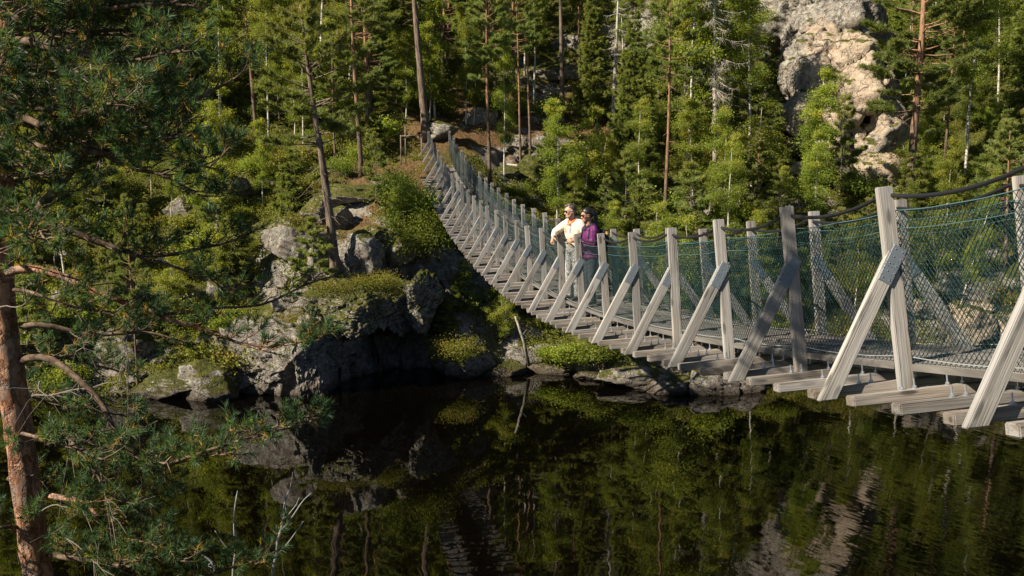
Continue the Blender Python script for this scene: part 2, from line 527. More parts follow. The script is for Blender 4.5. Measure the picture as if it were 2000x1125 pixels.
# ------------------------------------------------------------------ terrain
SCL = 0.93
CTRL = [(0, 600, 46), (0, 700, 43), (0, 450, 52), (0, 250, 62), (0, 50, 75), (0, -200, 95),
        (200, 600, 46), (200, 700, 42.5), (200, 450, 52), (200, 250, 62), (200, 50, 75), (200, -200, 95),
        (400, 600, 46), (400, 700, 42), (400, 450, 52), (400, 250, 62), (400, 50, 75), (400, -200, 95),
        (450, 720, 40.9), (500, 640, 43), (520, 480, 49), (560, 560, 45), (590, 600, 43.3), (560, 690, 41.3),
        (615, 680, 41.2), (650, 615, 42), (640, 550, 43.6), (700, 560, 43.4), (760, 590, 43.4), (800, 560, 44.3), (700, 480, 45.2),
        (690, 420, 47.5), (740, 345, 53), (640, 370, 51), (790, 430, 48), (780, 330, 55), (830, 305, 57.5), (850, 270, 60),
        (870, 500, 47.5), (880, 600, 45.6), (880, 680, 44.6), (900, 400, 52), (920, 330, 57),
        (980, 560, 48), (980, 650, 46), (1000, 450, 53), (1000, 350, 59), (1060, 310, 62), (1100, 700, 44.6), (1100, 600, 48),
        (1100, 500, 51.5), (1100, 400, 57), (1000, 240, 66), (1000, 100, 77), (1000, 0, 85), (1000, -200, 100),
        (850, 150, 72), (850, 0, 83), (700, 200, 66), (700, 0, 83), (600, 300, 59), (600, 100, 73), (600, -200, 97),
        (1200, 690, 44.3), (1200, 560, 49), (1200, 430, 56), (1200, 300, 64), (1200, 100, 78), (1200, -200, 98),
        (1350, 710, 43.3), (1350, 560, 49), (1350, 430, 55), (1350, 300, 62), (1350, 100, 74), (1350, -150, 92),
        (1500, 690, 44.5), (1500, 560, 49), (1500, 430, 54), (1500, 330, 59), (1600, 335, 62), (1750, 335, 61), (1500, 150, 71), (1450, 0, 79),
        (1600, -30, 80), (1750, 100, 77), (1800, 0, 85), (1650, 640, 46.5), (1650, 500, 51), (1650, 400, 56.5),
        (1850, 640, 46.5), (1850, 500, 51), (1850, 400, 55.5), (1850, 250, 65), (1850, 100, 76), (1850, -150, 94),
        (2100, 640, 46), (2100, 400, 54), (2100, 200, 67), (2100, 0, 82), (2100, -200, 97), (2500, 600, 46), (2500, 300, 60), (2500, 0, 82),
        (-400, 600, 46), (-400, 300, 58), (-400, 0, 80)]
CP3 = np.array([at(a, b, c * SCL) for a, b, c in CTRL])


def tps_fit(P, z, lam=0.4):
    n = len(P)
    r = np.linalg.norm(P[:, None] - P[None], axis=-1)
    K = np.where(r > 0, r * r * np.log(np.maximum(r, 1e-9)), 0) + lam * np.eye(n)
    B = np.c_[np.ones(n), P]
    A = np.block([[K, B], [B.T, np.zeros((3, 3))]])
    return np.linalg.solve(A, np.r_[z, 0, 0, 0])


_w = tps_fit(CP3[:, :2], CP3[:, 2])


def upland(x, y):
    q = np.stack([x, y], -1)
    r = np.linalg.norm(q[:, None] - CP3[None, :, :2], axis=-1)
    return (np.where(r > 0, r * r * np.log(np.maximum(r, 1e-9)), 0) @ _w[:-3]) + _w[-3] + q @ _w[-2:]


def shore_pt(px, py):
    ang = PITCH + math.atan((py - 562.5) / FPX)
    y = HC / math.tan(ang)
    return at(px, py, y)[:2]


SH = np.array([shore_pt(*p) for p in [(-600, 800), (-200, 795), (0, 787), (200, 783), (400, 780), (450, 776), (560, 778), (612, 774), (640, 750), (740, 724), (850, 722), (900, 738),
               (960, 738), (1010, 732), (1040, 731), (1100, 731), (1180, 742), (1200, 752), (1280, 763), (1400, 772), (1450, 768), (1500, 760), (1560, 762), (1700, 750), (1900, 725), (2100, 710), (2600, 700)]])
SH = SH[np.argsort(SH[:, 0])]
BW = np.array([2.5, 2.5, 2.0, 1.6, 1.2, 0.8, 0.5, 0.35, 0.3, 0.3, 0.35, 0.6, 1.0, 1.2, 1.2, 1.2, 1.0, 0.9, 0.9, 0.9, 1.0, 1.5, 2.0, 2.2, 2.5, 2.5, 2.5])

gx = np.arange(-62, 78.01, 0.3)
gy = np.concatenate([np.arange(-24, 33, 1.5), np.arange(33, 60, 0.24), np.arange(60, 74, 0.5), np.arange(74, 112, 1.0)])
GX, GY = np.meshgrid(gx, gy)
fx, fy = GX.ravel(), GY.ravel()
Z = np.concatenate([upland(fx[i:i + 20000], fy[i:i + 20000]) for i in range(0, len(fx), 20000)])
p2 = np.stack([fx, fy, np.zeros_like(fx)], -1)
rough = fbm(p2 * 0.22, 3) * 0.55 + fbm(p2 * 0.9 + 5, 3, True) * 0.22
inl = ss(0.5, 6, fy - np.interp(fx, SH[:, 0], SH[:, 1]))
Z = Z + rough * (0.35 + 0.65 * inl)
ysh = np.interp(fx, SH[:, 0], SH[:, 1]) + perlin(p2 * np.array([0.9, 0.0, 0]) + 3.1) * 0.35
bw = np.interp(fx, SH[:, 0], BW)
t = ss(0, 1, (fy - ysh) / bw + 0.25)
Z = np.maximum(Z, 0.25) * t + (-1.6) * (1 - t)
near = np.clip(HC - 1.7 - np.maximum(fy - 2 + 0.05 * np.abs(fx), 0) * 0.64 + fbm(p2 * 0.35, 3) * 0.25 * ss(2.5, 5, fy), -1.8, HC - 1.7)
Z = np.where(fy < 30, near, Z)
ZG = Z.reshape(GX.shape)


def zt(x, y):
    i = np.clip(np.searchsorted(gx, x) - 1, 0, len(gx) - 2)
    j = np.clip(np.searchsorted(gy, y) - 1, 0, len(gy) - 2)
    u = (x - gx[i]) / (gx[i + 1] - gx[i])
    v = (y - gy[j]) / (gy[j + 1] - gy[j])
    return ZG[j, i] * (1 - u) * (1 - v) + ZG[j, i + 1] * u * (1 - v) + ZG[j + 1, i] * (1 - u) * v + ZG[j + 1, i + 1] * u * v


def hit(px, py):
    """where the photo's pixel meets the far bank"""
    ys = np.arange(33, 108, 0.1)
    tt = (562.5 - py) / FPX
    zz = ys * (tt * CP - SP) / (CP + tt * SP)
    xx = (px - 1000) / FPX * (ys * CP - zz * SP)
    below = (zz + HC) < zt(xx, ys)
    k = int(np.argmax(below)) if below.any() else len(ys) - 1
    return np.array([xx[k], ys[k], float(zt(xx[k], ys[k]))])


def blob(lst):
    f = np.zeros(len(fx))
    for px, py, r in lst:
        c = hit(px, py)
        f = np.maximum(f, np.exp(-(((fx - c[0]) ** 2 + ((fy - c[1]) * 0.8) ** 2) / (r * r))))
    return f


rocky = blob([(640, 600, 3), (700, 560, 3), (780, 600, 2.5), (600, 700, 3), (520, 740, 2.5), (560, 480, 2.5), (670, 430, 1.5), (1060, 310, 2.5), (1030, 360, 3), (980, 340, 2),
              (1300, 740, 3), (1400, 750, 3), (1240, 750, 2), (900, 700, 2.5), (860, 690, 2), (1000, 720, 1.5), (1640, 300, 5), (1600, 120, 7), (1700, 330, 4), (1850, 650, 3), (1930, 640, 3), (1580, 400, 2),
              (230, 700, 3), (130, 720, 3), (190, 620, 2.5), (60, 190, 4), (1250, 60, 3), (1060, 160, 3), (740, 360, 1.5), (1400, 400, 2)])
pathv = blob([(860, 255, 2.6), (900, 240, 2.2), (950, 260, 3), (1030, 240, 3), (1090, 245, 3), (1130, 260, 3), (780, 335, 2.4), (740, 350, 1.8), (900, 200, 2), (1100, 300, 2), (720, 420, 1.5), (980, 320, 2)])
P3 = np.stack([fx, fy, Z], -1)
gzx = np.gradient(ZG, gx, axis=1).ravel()
gzy = np.gradient(ZG, gy, axis=0).ravel()
steep = np.clip(np.hypot(gzx, gzy) / 3.0, 0, 1) * (fy > 33)
nv = np.stack([fbm(P3 * 0.75 + 11, 4, True), fbm(P3 * 0.75 + 37, 4, True), fbm(P3 * 0.9 + 71, 4, True)], -1)
P3 = P3 + nv * (steep * 0.5 + 0.25 * rocky * (fy > 33))[:, None] * np.array([0.8, 1.0, 0.5])
ny, nx = GX.shape
ii = (np.arange(ny - 1)[:, None] * nx + np.arange(nx - 1)[None]).ravel()
quads = np.stack([ii, ii + 1, ii + nx + 1, ii + nx], -1)
tag(link('ground', make_mesh('ground', P3, [quads], [M['ground']], True, {"rocky": rocky, "path": np.clip(pathv * 1.2, 0, 1)})), kind='structure')

# ------------------------------------------------------------------ rocks
_ico = bmesh.new()
bmesh.ops.create_icosphere(_ico, subdivisions=5, radius=1.0)
IV = np.array([v.co[:] for v in _ico.verts])
IF = np.array([[v.index for v in f.verts] for f in _ico.faces])
_ico.free()
_ico = bmesh.new()
bmesh.ops.create_icosphere(_ico, subdivisions=7, radius=1.0)
IV7 = np.array([v.co[:] for v in _ico.verts])
IF7 = np.array([[v.index for v in f.verts] for f in _ico.faces])
_ico.free()


def facet(P, n, seed, aniso=(1, 1, 1)):
    """fracture pattern: every point takes the offset and tilt of the nearest of n seeds"""
    rg = np.random.default_rng(seed)
    A = np.array(aniso)
    Q = P * A + np.stack([perlin(P * 1.3 / max(1e-3, np.ptp(P, 0).max()) * 6 + c * 5.5) for c in range(3)], 1) * np.ptp(P, 0).max() * 0.035
    S = Q[rg.integers(0, len(P), n)]
    off = rg.normal(size=n)
    tilt = rg.normal(size=(n, 3))
    sc = np.ptp(P, 0).max() / math.sqrt(n)
    out = np.empty(len(P))
    for i in range(0, len(P), 8000):
        q = Q[i:i + 8000]
        d = ((q[:, None] - S[None]) ** 2).sum(-1)
        j = d.argmin(1)
        out[i:i + 8000] = off[j] * 0.5 + ((q - S[j]) / sc * tilt[j]).sum(1) * 0.5
    return np.clip(out, -1.6, 1.6)


def poly_rock(seed, npl=14, rough=0.10, fine=False):
    """unit rock: a random convex block, its faces roughened"""
    rg = np.random.default_rng(seed)
    D = IV7 if fine else IV
    N = unit(rg.normal(size=(npl, 3)))
    d = rg.uniform(0.62, 1.0, npl)
    den = D @ N.T
    r = np.where(den > 0.05, d / np.maximum(den, 0.05), 9).min(1)
    r = np.minimum(r, 1.25)
    V = D * r[:, None]
    ax = unit(np.array([[0.5, 0.25, 1.0], [1, -0.3, -0.4], [0.2, 1, -0.35]]))
    q = V @ ax.T
    n = fbm(V * 1.6 + seed * 3.7, 5, True)
    lay = fbm(q * np.array([4.2, 1.1, 1.3]) + seed * 1.1, 4, True)
    n2 = fbm(V * 6.0 + seed * 1.3, 4, True)
    fc = facet(V, 90 if fine else 26, seed, (1, 1, 1.5)) + (0.5 * facet(V, 420, seed + 1, (1, 1, 1.6)) if fine else 0)
    return V * (1 + rough * 0.4 * n + rough * 0.4 * lay + rough * 0.3 * n2 + rough * 0.5 * fc)[:, None]


def rock(label, px, py, size, group=None, seed=1, sink=0.3, mat='rock', name='boulder', rotz=None, fwd=0.0, npl=14, rgh=0.10, fine=False, p=None):
    c = hit(px, py) if p is None else np.array(p)
    V = poly_rock(seed, npl, rgh, fine)
    a = rotz if rotz is not None else seed * 1.7
    ca, sa = math.cos(a), math.sin(a)
    V = V @ np.array([[ca, sa, 0], [-sa, ca, 0], [0, 0, 1]])
    V = V * np.array(size)
    c = c + np.array([0, -fwd, size[2] * (1 - 2 * sink) * 0.9])
    V = V + c
    base = np.array([c[0], c[1], V[:, 2].min()])
    me = make_mesh(name, V - base, [IF7 if fine else IF], [M[mat]], True, {"fresh": np.full(len(V), 1.0 if 'beige' in label else 0.0)})
    me.polygons.foreach_set("use_smooth", np.ones(len(me.polygons), bool))
    o = link(name, me, None, Matrix.Translation(Vector(base)))
    return tag(o, label, 'rock', group)


ROCKS = [
    ('large grey lichened boulder beside the heath, left of the leaning pine trunk', 578, 490, (1.15, 1.0, 1.0), 3, 0.35, 'rock_bare'),
    ('round grey boulder in the moss just right of the leaning pine trunk', 665, 440, (0.62, 0.6, 0.66), 4, 0.3, 'rock_bare'),
    ('tilted pale slab at the left foot of the leaning pine trunk', 630, 520, (0.75, 0.6, 0.55), 5, 0.4, 'rock_bare'),
    ('low pale slab below the tilted slab at the leaning pine', 618, 545, (0.6, 0.6, 0.45), 6, 0.4, 'rock_bare'),
    ('pale upright block right of the leaning pine, above the mossy ledge', 705, 550, (0.75, 0.7, 0.95), 7, 0.35, 'rock_bare'),
    ('broad grey rock above the pale upright block on the knoll', 735, 505, (1.0, 0.8, 0.7), 8, 0.4, 'rock'),
    ('rounded rock with moss cap on the knoll edge beside the dark bush', 775, 545, (0.7, 0.7, 0.8), 9, 0.3, 'rock'),
    ('flat mossy slab by the brown path left of the bridge end', 690, 385, (1.6, 1.0, 0.45), 10, 0.35, 'rock'),
    ('grey stone at the foot of the tall bare pine by the bridge', 858, 268, (1.0, 0.8, 0.6), 11, 0.3, 'rock_bare'),
    ('grey slab under the pine trunks above the bridge railing', 1065, 318, (1.25, 1.0, 0.75), 12, 0.35, 'rock'),
    ('shaded boulder below the grey slab, right of the bridge railing', 1040, 360, (1.4, 1.1, 1.1), 13, 0.35, 'rock'),
    ('small boulder beside the thin pine behind the bridge railing', 985, 345, (0.8, 0.6, 0.5), 14, 0.35, 'rock'),
    ('pale outcrop among roots above the tall bare pine', 935, 238, (1.1, 0.8, 0.6), 15, 0.4, 'rock_bare'),
    ('grey ledge at the far end of the brown path', 1050, 240, (1.3, 0.8, 0.5), 16, 0.4, 'rock_bare'),
    ('pale ledge showing through the forest above the path', 1100, 150, (2.2, 1.3, 0.9), 17, 0.45, 'rock_bare'),
    ('pale ledge high in the forest left of the dead tree', 1130, 85, (2.0, 1.3, 0.8), 18, 0.45, 'rock_bare'),
    ('low stone block at the water under the middle of the bridge', 1162, 742, (0.8, 0.6, 0.35), 19, 0.4, 'rock_bare'),
    ('long pale stone shelf at the waterline below the bridge', 1255, 752, (1.7, 0.8, 0.42), 20, 0.38, 'rock_pale'),
    ('second pale shelf stone at the waterline, right of the long shelf', 1325, 758, (1.5, 0.9, 0.5), 86, 0.38, 'rock_pale'),
    ('thick pale rock on the shore right of the stone shelf', 1388, 764, (1.2, 0.9, 0.62), 21, 0.4, 'rock_pale'),
    ('small shore rock at the right end of the pale shelf', 1445, 760, (0.8, 0.8, 0.7), 22, 0.4, 'rock_bare'),
    ('brownish rock at the water below the small spruce', 905, 735, (1.1, 0.8, 0.9), 23, 0.4, 'rock'),
    ('jagged rock rib rising from the water right of the dark overhang', 868, 722, (0.8, 0.9, 0.75), 85, 0.4, 'rock'),
    ('low rock at the water beside the leaning grey snag', 985, 735, (0.9, 0.7, 0.55), 25, 0.4, 'rock'),
    ('flat stone at the water right of the leaning grey snag', 1075, 733, (1.0, 0.6, 0.3), 26, 0.4, 'rock_bare'),
    ('large beige boulder behind the netting at the near end of the bridge', 1885, 668, (1.1, 0.9, 0.9), 27, 0.3, 'crag'),
    ('beige block right of the large beige boulder behind the netting', 1945, 655, (0.9, 0.8, 0.7), 28, 0.3, 'crag'),
    ('beige stone left of the large beige boulder behind the netting', 1818, 690, (0.7, 0.6, 0.5), 29, 0.3, 'crag'),
    ('round boulder in the foliage behind the tall bridge post', 1800, 612, (0.8, 0.7, 0.6), 30, 0.3, 'crag'),
    ('angular grey block on the left slope behind the close pine', 190, 620, (1.6, 1.2, 1.3), 31, 0.35, 'rock'),
    ('pale stone between the thin trunks on the left slope', 225, 700, (1.2, 1.0, 1.0), 32, 0.35, 'rock'),
    ('dark rock beside the orange trunk of the close pine on the far slope', 120, 690, (1.5, 1.2, 1.2), 33, 0.35, 'rock'),
    ('low rock at the water on the far left shore', 330, 768, (1.5, 1.0, 0.6), 34, 0.4, 'rock'),
    ('mossy rock left of the ribbed cliff at the water', 415, 755, (1.2, 1.0, 0.9), 35, 0.35, 'rock'),
    ('pale rock wall glimpsed through the close pine at the left edge', 60, 195, (2.4, 1.6, 1.8), 36, 0.4, 'rock_bare'),
    ('grey rock under the mossy bank in the middle of the left slope', 470, 520, (1.0, 0.8, 0.7), 37, 0.4, 'rock'),
    ('brown stone at the near foot of the beige crag', 1590, 350, (1.4, 1.0, 0.9), 38, 0.35, 'crag'),
    ('grey stone at the right foot of the beige crag', 1730, 345, (1.5, 1.0, 1.0), 39, 0.35, 'crag'),
    ('small pale stone below the young birches behind the bridge', 1430, 440, (0.8, 0.6, 0.5), 40, 0.35, 'rock_bare'),
    ('stone half buried in heath behind the couple', 1270, 445, (0.9, 0.7, 0.5), 41, 0.4, 'rock'),
]
for lab, px, py, size, sd_, sink, mt in ROCKS:
    rock(lab, px, py, size, None, sd_, sink, mt)

rg = np.random.default_rng(55)
SPOTS = [((20, 420), (400, 760), 26, 'pale stone in the moss of the left slope', 'stones on the left slope'), ((440, 640), (360, 660), 10, 'mossy stone on the slope left of the leaning pine', 'stones by the leaning pine'),
         ((880, 1090), (250, 330), 6, 'small grey stone beside the brown path above the bridge', 'stones by the path'), ((1200, 1500), (380, 450), 9, 'small stone among the heath behind the bridge cables', 'stones behind the cables'),
         ((1000, 1480), (735, 765), 10, 'wet stone at the waterline under the bridge', 'stones at the waterline'), ((1780, 1990), (560, 690), 8, 'beige stone in the bank behind the near netting', 'beige stones behind the netting')]
for (xa, xb), (ya, yb), cnt, lab, gr in SPOTS:
    for q in range(cnt):
        w = rg.uniform(0.25, 0.95) if 'left' in lab or 'beige' in lab else rg.uniform(0.2, 0.5)
        rock(lab, rg.uniform(xa, xb), rg.uniform(ya, yb), (w, w * rg.uniform(0.7, 1), w * rg.uniform(0.5, 0.9)), gr, int(rg.integers(200, 215)), 0.38, 'crag' if 'beige' in lab else ('rock_bare' if q % 3 else 'rock'), 'boulder', rg.uniform(0, 6))

# cliff masses of the knoll
def mass(label, px, py, y, size, seed, mat, rotz, name='rock_outcrop', npl=16, rgh=0.13):
    c = at(px, py, y)
    return rock(label, 0, 0, size, None, seed, 0.5, mat, name, rotz, 0, npl, rgh, True, p=c)


mass('ribbed mossy cliff standing in the water at the left of the dark overhang', 540, 715, 38.9, (2.4, 1.7, 1.9), 51, 'rock_bare', 0.3)
mass('sunlit rock edge between the ribbed cliff and the dark overhang', 612, 705, 38.5, (0.9, 1.3, 2.2), 52, 'rock_bare', 2.0)
mass('jutting rock brow over the dark overhang, below the leaning pine', 680, 604, 39.6, (1.5, 1.5, 1.0), 53, 'rock', 0.4)
mass('rounded rock roof of the dark overhang, right of the jutting brow', 765, 590, 41.3, (1.35, 1.5, 1.1), 55, 'rock', 0.55)
mass('rock buttress hanging right of the jutting brow under the dark bush', 815, 600, 41.2, (0.95, 1.2, 1.15), 58, 'rock', 1.0)

# the big crag: several blocks joined into one body
def joined(name, blocks, voxel, mats):
    bm_V, bm_F, n = [], [], 0
    for V in blocks:
        bm_V.append(V); bm_F.append(IF + n); n += len(V)
    me = make_mesh(name, np.concatenate(bm_V), [np.concatenate(bm_F)], mats, True)
    o = link(name, me)
    md = o.modifiers.new("r", 'REMESH')
    md.mode = 'VOXEL'
    md.voxel_size = voxel
    dg = bpy.context.evaluated_depsgraph_get()
    me2 = bpy.data.meshes.new_from_object(o.evaluated_get(dg))
    bpy.data.objects.remove(o)
    co = np.empty(len(me2.vertices) * 3, np.float32)
    me2.vertices.foreach_get("co", co)
    return me2, co.reshape(-1, 3).astype(float)


CR = [(1610, 40, 69.0, (3.7, 3.0, 3.9), 61), (1662, 45, 66.5, (1.2, 1.8, 2.3), 62), (1530, 10, 71, (2.2, 2.2, 2.4), 63), (1645, 160, 65.0, (2.8, 2.3, 2.8), 64), (1685, 160, 65.0, (1.3, 1.8, 2.6), 65),
      (1600, 245, 63.5, (2.0, 2.0, 1.7), 66), (1735, 270, 62.5, (1.1, 1.5, 1.9), 67), (1688, 285, 62.5, (0.8, 1.3, 1.5), 68), (1585, 130, 68, (1.8, 2.0, 2.8), 69), (1650, 300, 63.0, (1.8, 1.6, 1.2), 70)]
bl = []
for px, py, d, yaw, tip, s in [(1642, 158, 63.6, 0.55, 0.30, (2.25, 0.9, 2.0)), (1598, 262, 62.3, 0.75, 0.45, (1.5, 0.8, 1.15)), (1625, 15, 66.5, 0.6, 0.35, (2.0, 1.0, 1.6))]:   # flat broken faces turned to the sun
    V = IV / (np.abs(IV) ** 7).sum(1, keepdims=True) ** (1 / 7) * np.array(s)
    V[:, 0] *= 1 - 0.22 * V[:, 2] / s[2]
    ca, sa, ct, st_ = math.cos(-yaw), math.sin(-yaw), math.cos(tip), math.sin(tip)
    V = V @ np.array([[1, 0, 0], [0, ct, st_], [0, -st_, ct]]).T
    V = V @ np.array([[ca, -sa, 0], [sa, ca, 0], [0, 0, 1]]).T
    bl.append(V + at(px, py, d * SCL))
for px, py, d, s, sd_ in CR:
    V = poly_rock(sd_, 10, 0.06)
    a = sd_ * 0.37
    V = V @ np.array([[math.cos(a), math.sin(a), 0], [-math.sin(a), math.cos(a), 0], [0, 0, 1]])
    bl.append(V * np.array(s) + at(px, py, d * SCL))
me, co_ = joined('rock_crag', bl, 0.13, [M['crag']])
me.calc_loop_triangles()
nrm = np.empty(len(me.vertices) * 3, np.float32)
me.vertices.foreach_get("normal", nrm)
nrm = nrm.reshape(-1, 3)
co_ = co_ + nrm * (fbm(co_ @ unit(np.array([[0.6, 0.2, 1.0], [1, -0.3, -0.5], [0.2, 1, -0.3]])).T * np.array([1.1, 0.3, 0.4]), 5, True) * 0.11 + fbm(co_ * 1.1 + 9, 5, True) * 0.05 + facet(co_, 60, 5, (1, 1, 1.3)) * 0.26 + facet(co_, 420, 6, (1, 1, 1.5)) * 0.09)[:, None]
me.vertices.foreach_set("co", co_.astype(np.float32).ravel())
fr = np.zeros(len(co_))
ppx, ppy = px_of(co_.T)
for px, py, sx_, sy_, y in [(1645, 165, 75, 85, 60.5), (1600, 255, 70, 50, 58.6), (1690, 140, 45, 60, 60), (1590, 90, 30, 40, 62)]:
    c = at(px, py, y)
    fr = np.maximum(fr, np.exp(-((co_[:, 0] - c[0]) / (sx_ * 0.043)) ** 2 - ((co_[:, 2] - c[2]) / (sy_ * 0.043)) ** 2))
a_ = me.attributes.new("fresh", 'FLOAT', 'POINT')
a_.data.foreach_set("value", fr.astype(np.float32))
me.materials.clear()
me.materials.append(M['crag'])
me.polygons.foreach_set("use_smooth", np.ones(len(me.polygons), bool))
me.update()
tag(link('rock_crag', me), 'tall beige and grey broken crag rising from the forest above the bridge', 'rock')

# ------------------------------------------------------------------ the bridge
SB = 1.8 / 1.94
X0, Y0, SX, SY = 2.55213102 * SB, 8.04184764 * SB, -0.3089203 * SB, 1.91524626 * SB
ZC = np.array([7.61133092e-07, -4.35218820e-05, 7.45666283e-04, 1.05043101e-02, -2.99177215e-01, -2.01346090e+00])
HALF, OUT = 0.56, 0.66          # posts from the axis, brace foot from the post
I0, I1 = -3, 26
UH = unit([SX, SY, 0])
RH = np.array([UH[1], -UH[0], 0.0])


def frame(i):
    """bridge frame at (fractional) frame number i: axis point at deck level and its three axes"""
    f = np.array([X0 + SX * i, Y0 + SY * i, HC + np.polyval(ZC, i) * SB])
    slope = np.polyval(np.polyder(ZC), i) * SB / 1.8
    u = unit(UH + np.array([0, 0, slope]))
    ro = R(np.interp(i, [0, 26], [3.6, 0.8]))
    n0 = np.cross(RH, u)
    r = math.cos(ro) * RH + math.sin(ro) * n0
    n = np.cross(r, u)
    c = f + r * (HALF + OUT) + n * 0.21
    return c, r, u, n


def fmat(c, r, u, n):
    return Matrix(((r[0], u[0], n[0], c[0]), (r[1], u[1], n[1], c[1]), (r[2], u[2], n[2], c[2]), (0, 0, 0, 1)))


def timber(name, wx, wy, L, mat, bev=0.006, mitre=(0, 0)):
    """timber lying along its own z, from 0 to L; ends cut slanting by mitre (dz per x)"""
    bm = bmesh.new()
    bmesh.ops.create_cube(bm, size=1.0)
    for v in bm.verts:
        v.co = (v.co.x * wx, v.co.y * wy, (v.co.z + 0.5) * L + (mitre[1] if v.co.z > 0 else mitre[0]) * v.co.x * wx)
    bmesh.ops.bevel(bm, geom=list(bm.edges), offset=bev, segments=2, affect='EDGES')
    me = bpy.data.meshes.new(name)
    bm.to_mesh(me)
    bm.free()
    me.materials.append(mat)
    return me


c0, r0, u0, n0 = frame(I1)
bridge = thing('suspension_bridge', 'long narrow wooden suspension bridge with green wire netting across the dark water', 'bridge', c0)
POST_TOP, JOINT = 1.39, 0.86
post_me = timber('post', 0.118, 0.066, POST_TOP + 0.21, M['post'])
ang = math.atan2(OUT, JOINT + 0.2)
BL = math.hypot(OUT, JOINT + 0.2)
tn = math.tan(ang)
brace_me = {s: timber('brace', 0.122, 0.062, BL - 0.085, M['brace'], 0.006, (-s * tn, s / tn * 0.9)) for s in (-1, 1)}
beam_me = timber('crossbeam', 0.075, 0.125, 2.0 * (HALF + OUT) + 0.16, M['beam'], 0.008)
plate_bm = bmesh.new()
bmesh.ops.create_cube(plate_bm, size=1.0)
for v in plate_bm.verts: v.co = (v.co.x * 0.112, v.co.y * 0.004, v.co.z * 0.30)
bmesh.ops.bevel(plate_bm, geom=[e for e in plate_bm.edges], offset=0.0015, segments=1, affect='EDGES')
for q in range(5):
    for s in (-1, 1):
        g = bmesh.ops.create_uvsphere(plate_bm, u_segments=6, v_segments=4, radius=0.006)
        for v in g['verts']: v.co += Vector((s * 0.03 + (0.012 if q % 2 else 0), -0.002, -0.12 + q * 0.06))
plate_me = bpy.data.meshes.new('gusset_plate')
plate_bm.to_mesh(plate_me)
plate_bm.free()
plate_me.materials.append(M['steel'])
cap_bm = bmesh.new()
bmesh.ops.create_cube(cap_bm, size=1.0)
bolt_bm = bmesh.new()
bmesh.ops.create_cone(bolt_bm, cap_ends=True, segments=8, radius1=0.007, radius2=0.007, depth=0.075)
g = bmesh.ops.create_cone(bolt_bm, cap_ends=True, segments=6, radius1=0.016, radius2=0.016, depth=0.014)
for v in g['verts']: v.co.z -= 0.022
g = bmesh.ops.create_cone(bolt_bm, cap_ends=True, segments=10, radius1=0.024, radius2=0.024, depth=0.004)
for v in g['verts']: v.co.z -= 0.034
bolt_me = bpy.data.meshes.new('bolt')
bolt_bm.to_mesh(bolt_me)
bolt_bm.free()
bolt_me.materials.append(M['bolt'])
nb = 0
for i in range(I0, I1 + 1):
    c, r, u, n = frame(i)
    F = fmat(c, r, u, n)
    jit = lambda a: random.uniform(-a, a)
    for s in (-1, 1):
        m = F @ Matrix.Translation((s * HALF, -0.10, -0.21)) @ Matrix.Rotation(R(jit(1.1)), 4, 'Y') @ Matrix.Rotation(R(jit(1.0)), 4, 'X') @ Matrix.Diagonal((1, 1, 1 + jit(0.018), 1))
        p = child('post', post_me, bridge, m)
        # brace: foot outside, head against the post
        m = F @ Matrix.Translation((s * (HALF + OUT), -0.102, -0.21)) @ Matrix.Rotation(-s * ang, 4, 'Y')
        b = child('brace', brace_me[s], bridge, m)
        pm = F @ Matrix.Translation((s * (HALF + 0.045), -0.137, JOINT - 0.09)) @ Matrix.Rotation(-s * ang, 4, 'Y')
        child('gusset_plate', plate_me, b, pm)
    for q, off in enumerate((0.0, 0.333, 0.667)):
        if i == I1 and q: continue
        c2, r2, u2, n2 = frame(i + off)
        m = fmat(c2, r2, u2, n2) @ Matrix.Translation((-(HALF + OUT + 0.08), 0.0 if q == 0 else jit(0.03), -0.165)) @ Matrix.Rotation(R(90), 4, 'Y') @ Matrix.Translation((0, 0, jit(0.025)))
        b = child('crossbeam', beam_me, bridge, m)
        if nb < 25 and i >= -1:
            nb += 1
            for x in (-0.98, -0.88, -0.62, -0.50):
                child('bolt', bolt_me, b, fmat(c2, r2, u2, n2) @ Matrix.Translation((x + 0.1, 0.02, -0.165 + 0.0375 + 0.036)))

FI = np.arange(I0 - 0.5, I1 + 0.41, 0.1)
FR = [frame(i) for i in FI]
FC = np.array([f[0] for f in FR]); FRr = np.array([f[1] for f in FR]); FN = np.array([f[3] for f in FR]); FU = np.array([f[2] for f in FR])


def along(i, x, z):
    i = np.asarray(i, float)
    f = [frame(j) for j in np.atleast_1d(i)]
    x = np.broadcast_to(x, (len(f),)); z = np.broadcast_to(z, (len(f),))
    return np.array([a[0] + a[1] * xx + a[3] * zz for a, xx, zz in zip(f, x, z)])


def strip(buf, x0, x1, z0, z1, ia, ib):
    idx = np.arange(ia, ib + 0.001, 0.2)
    ring = np.stack([along(idx, x0, z0), along(idx, x1, z0), along(idx, x1, z1), along(idx, x0, z1)], 1)
    m = len(idx)
    k_ = (np.arange(m - 1)[:, None] * 4)
    j = np.arange(4)[None]
    Q = np.stack([k_ + j, k_ + (j + 1) % 4, k_ + 4 + (j + 1) % 4, k_ + 4 + j], -1).reshape(-1, 4)
    Q = np.concatenate([Q, [[3, 2, 1, 0], [4 * m - 4, 4 * m - 3, 4 * m - 2, 4 * m - 1]]])
    buf.add(ring.reshape(-1, 3), None, Q, random.random())


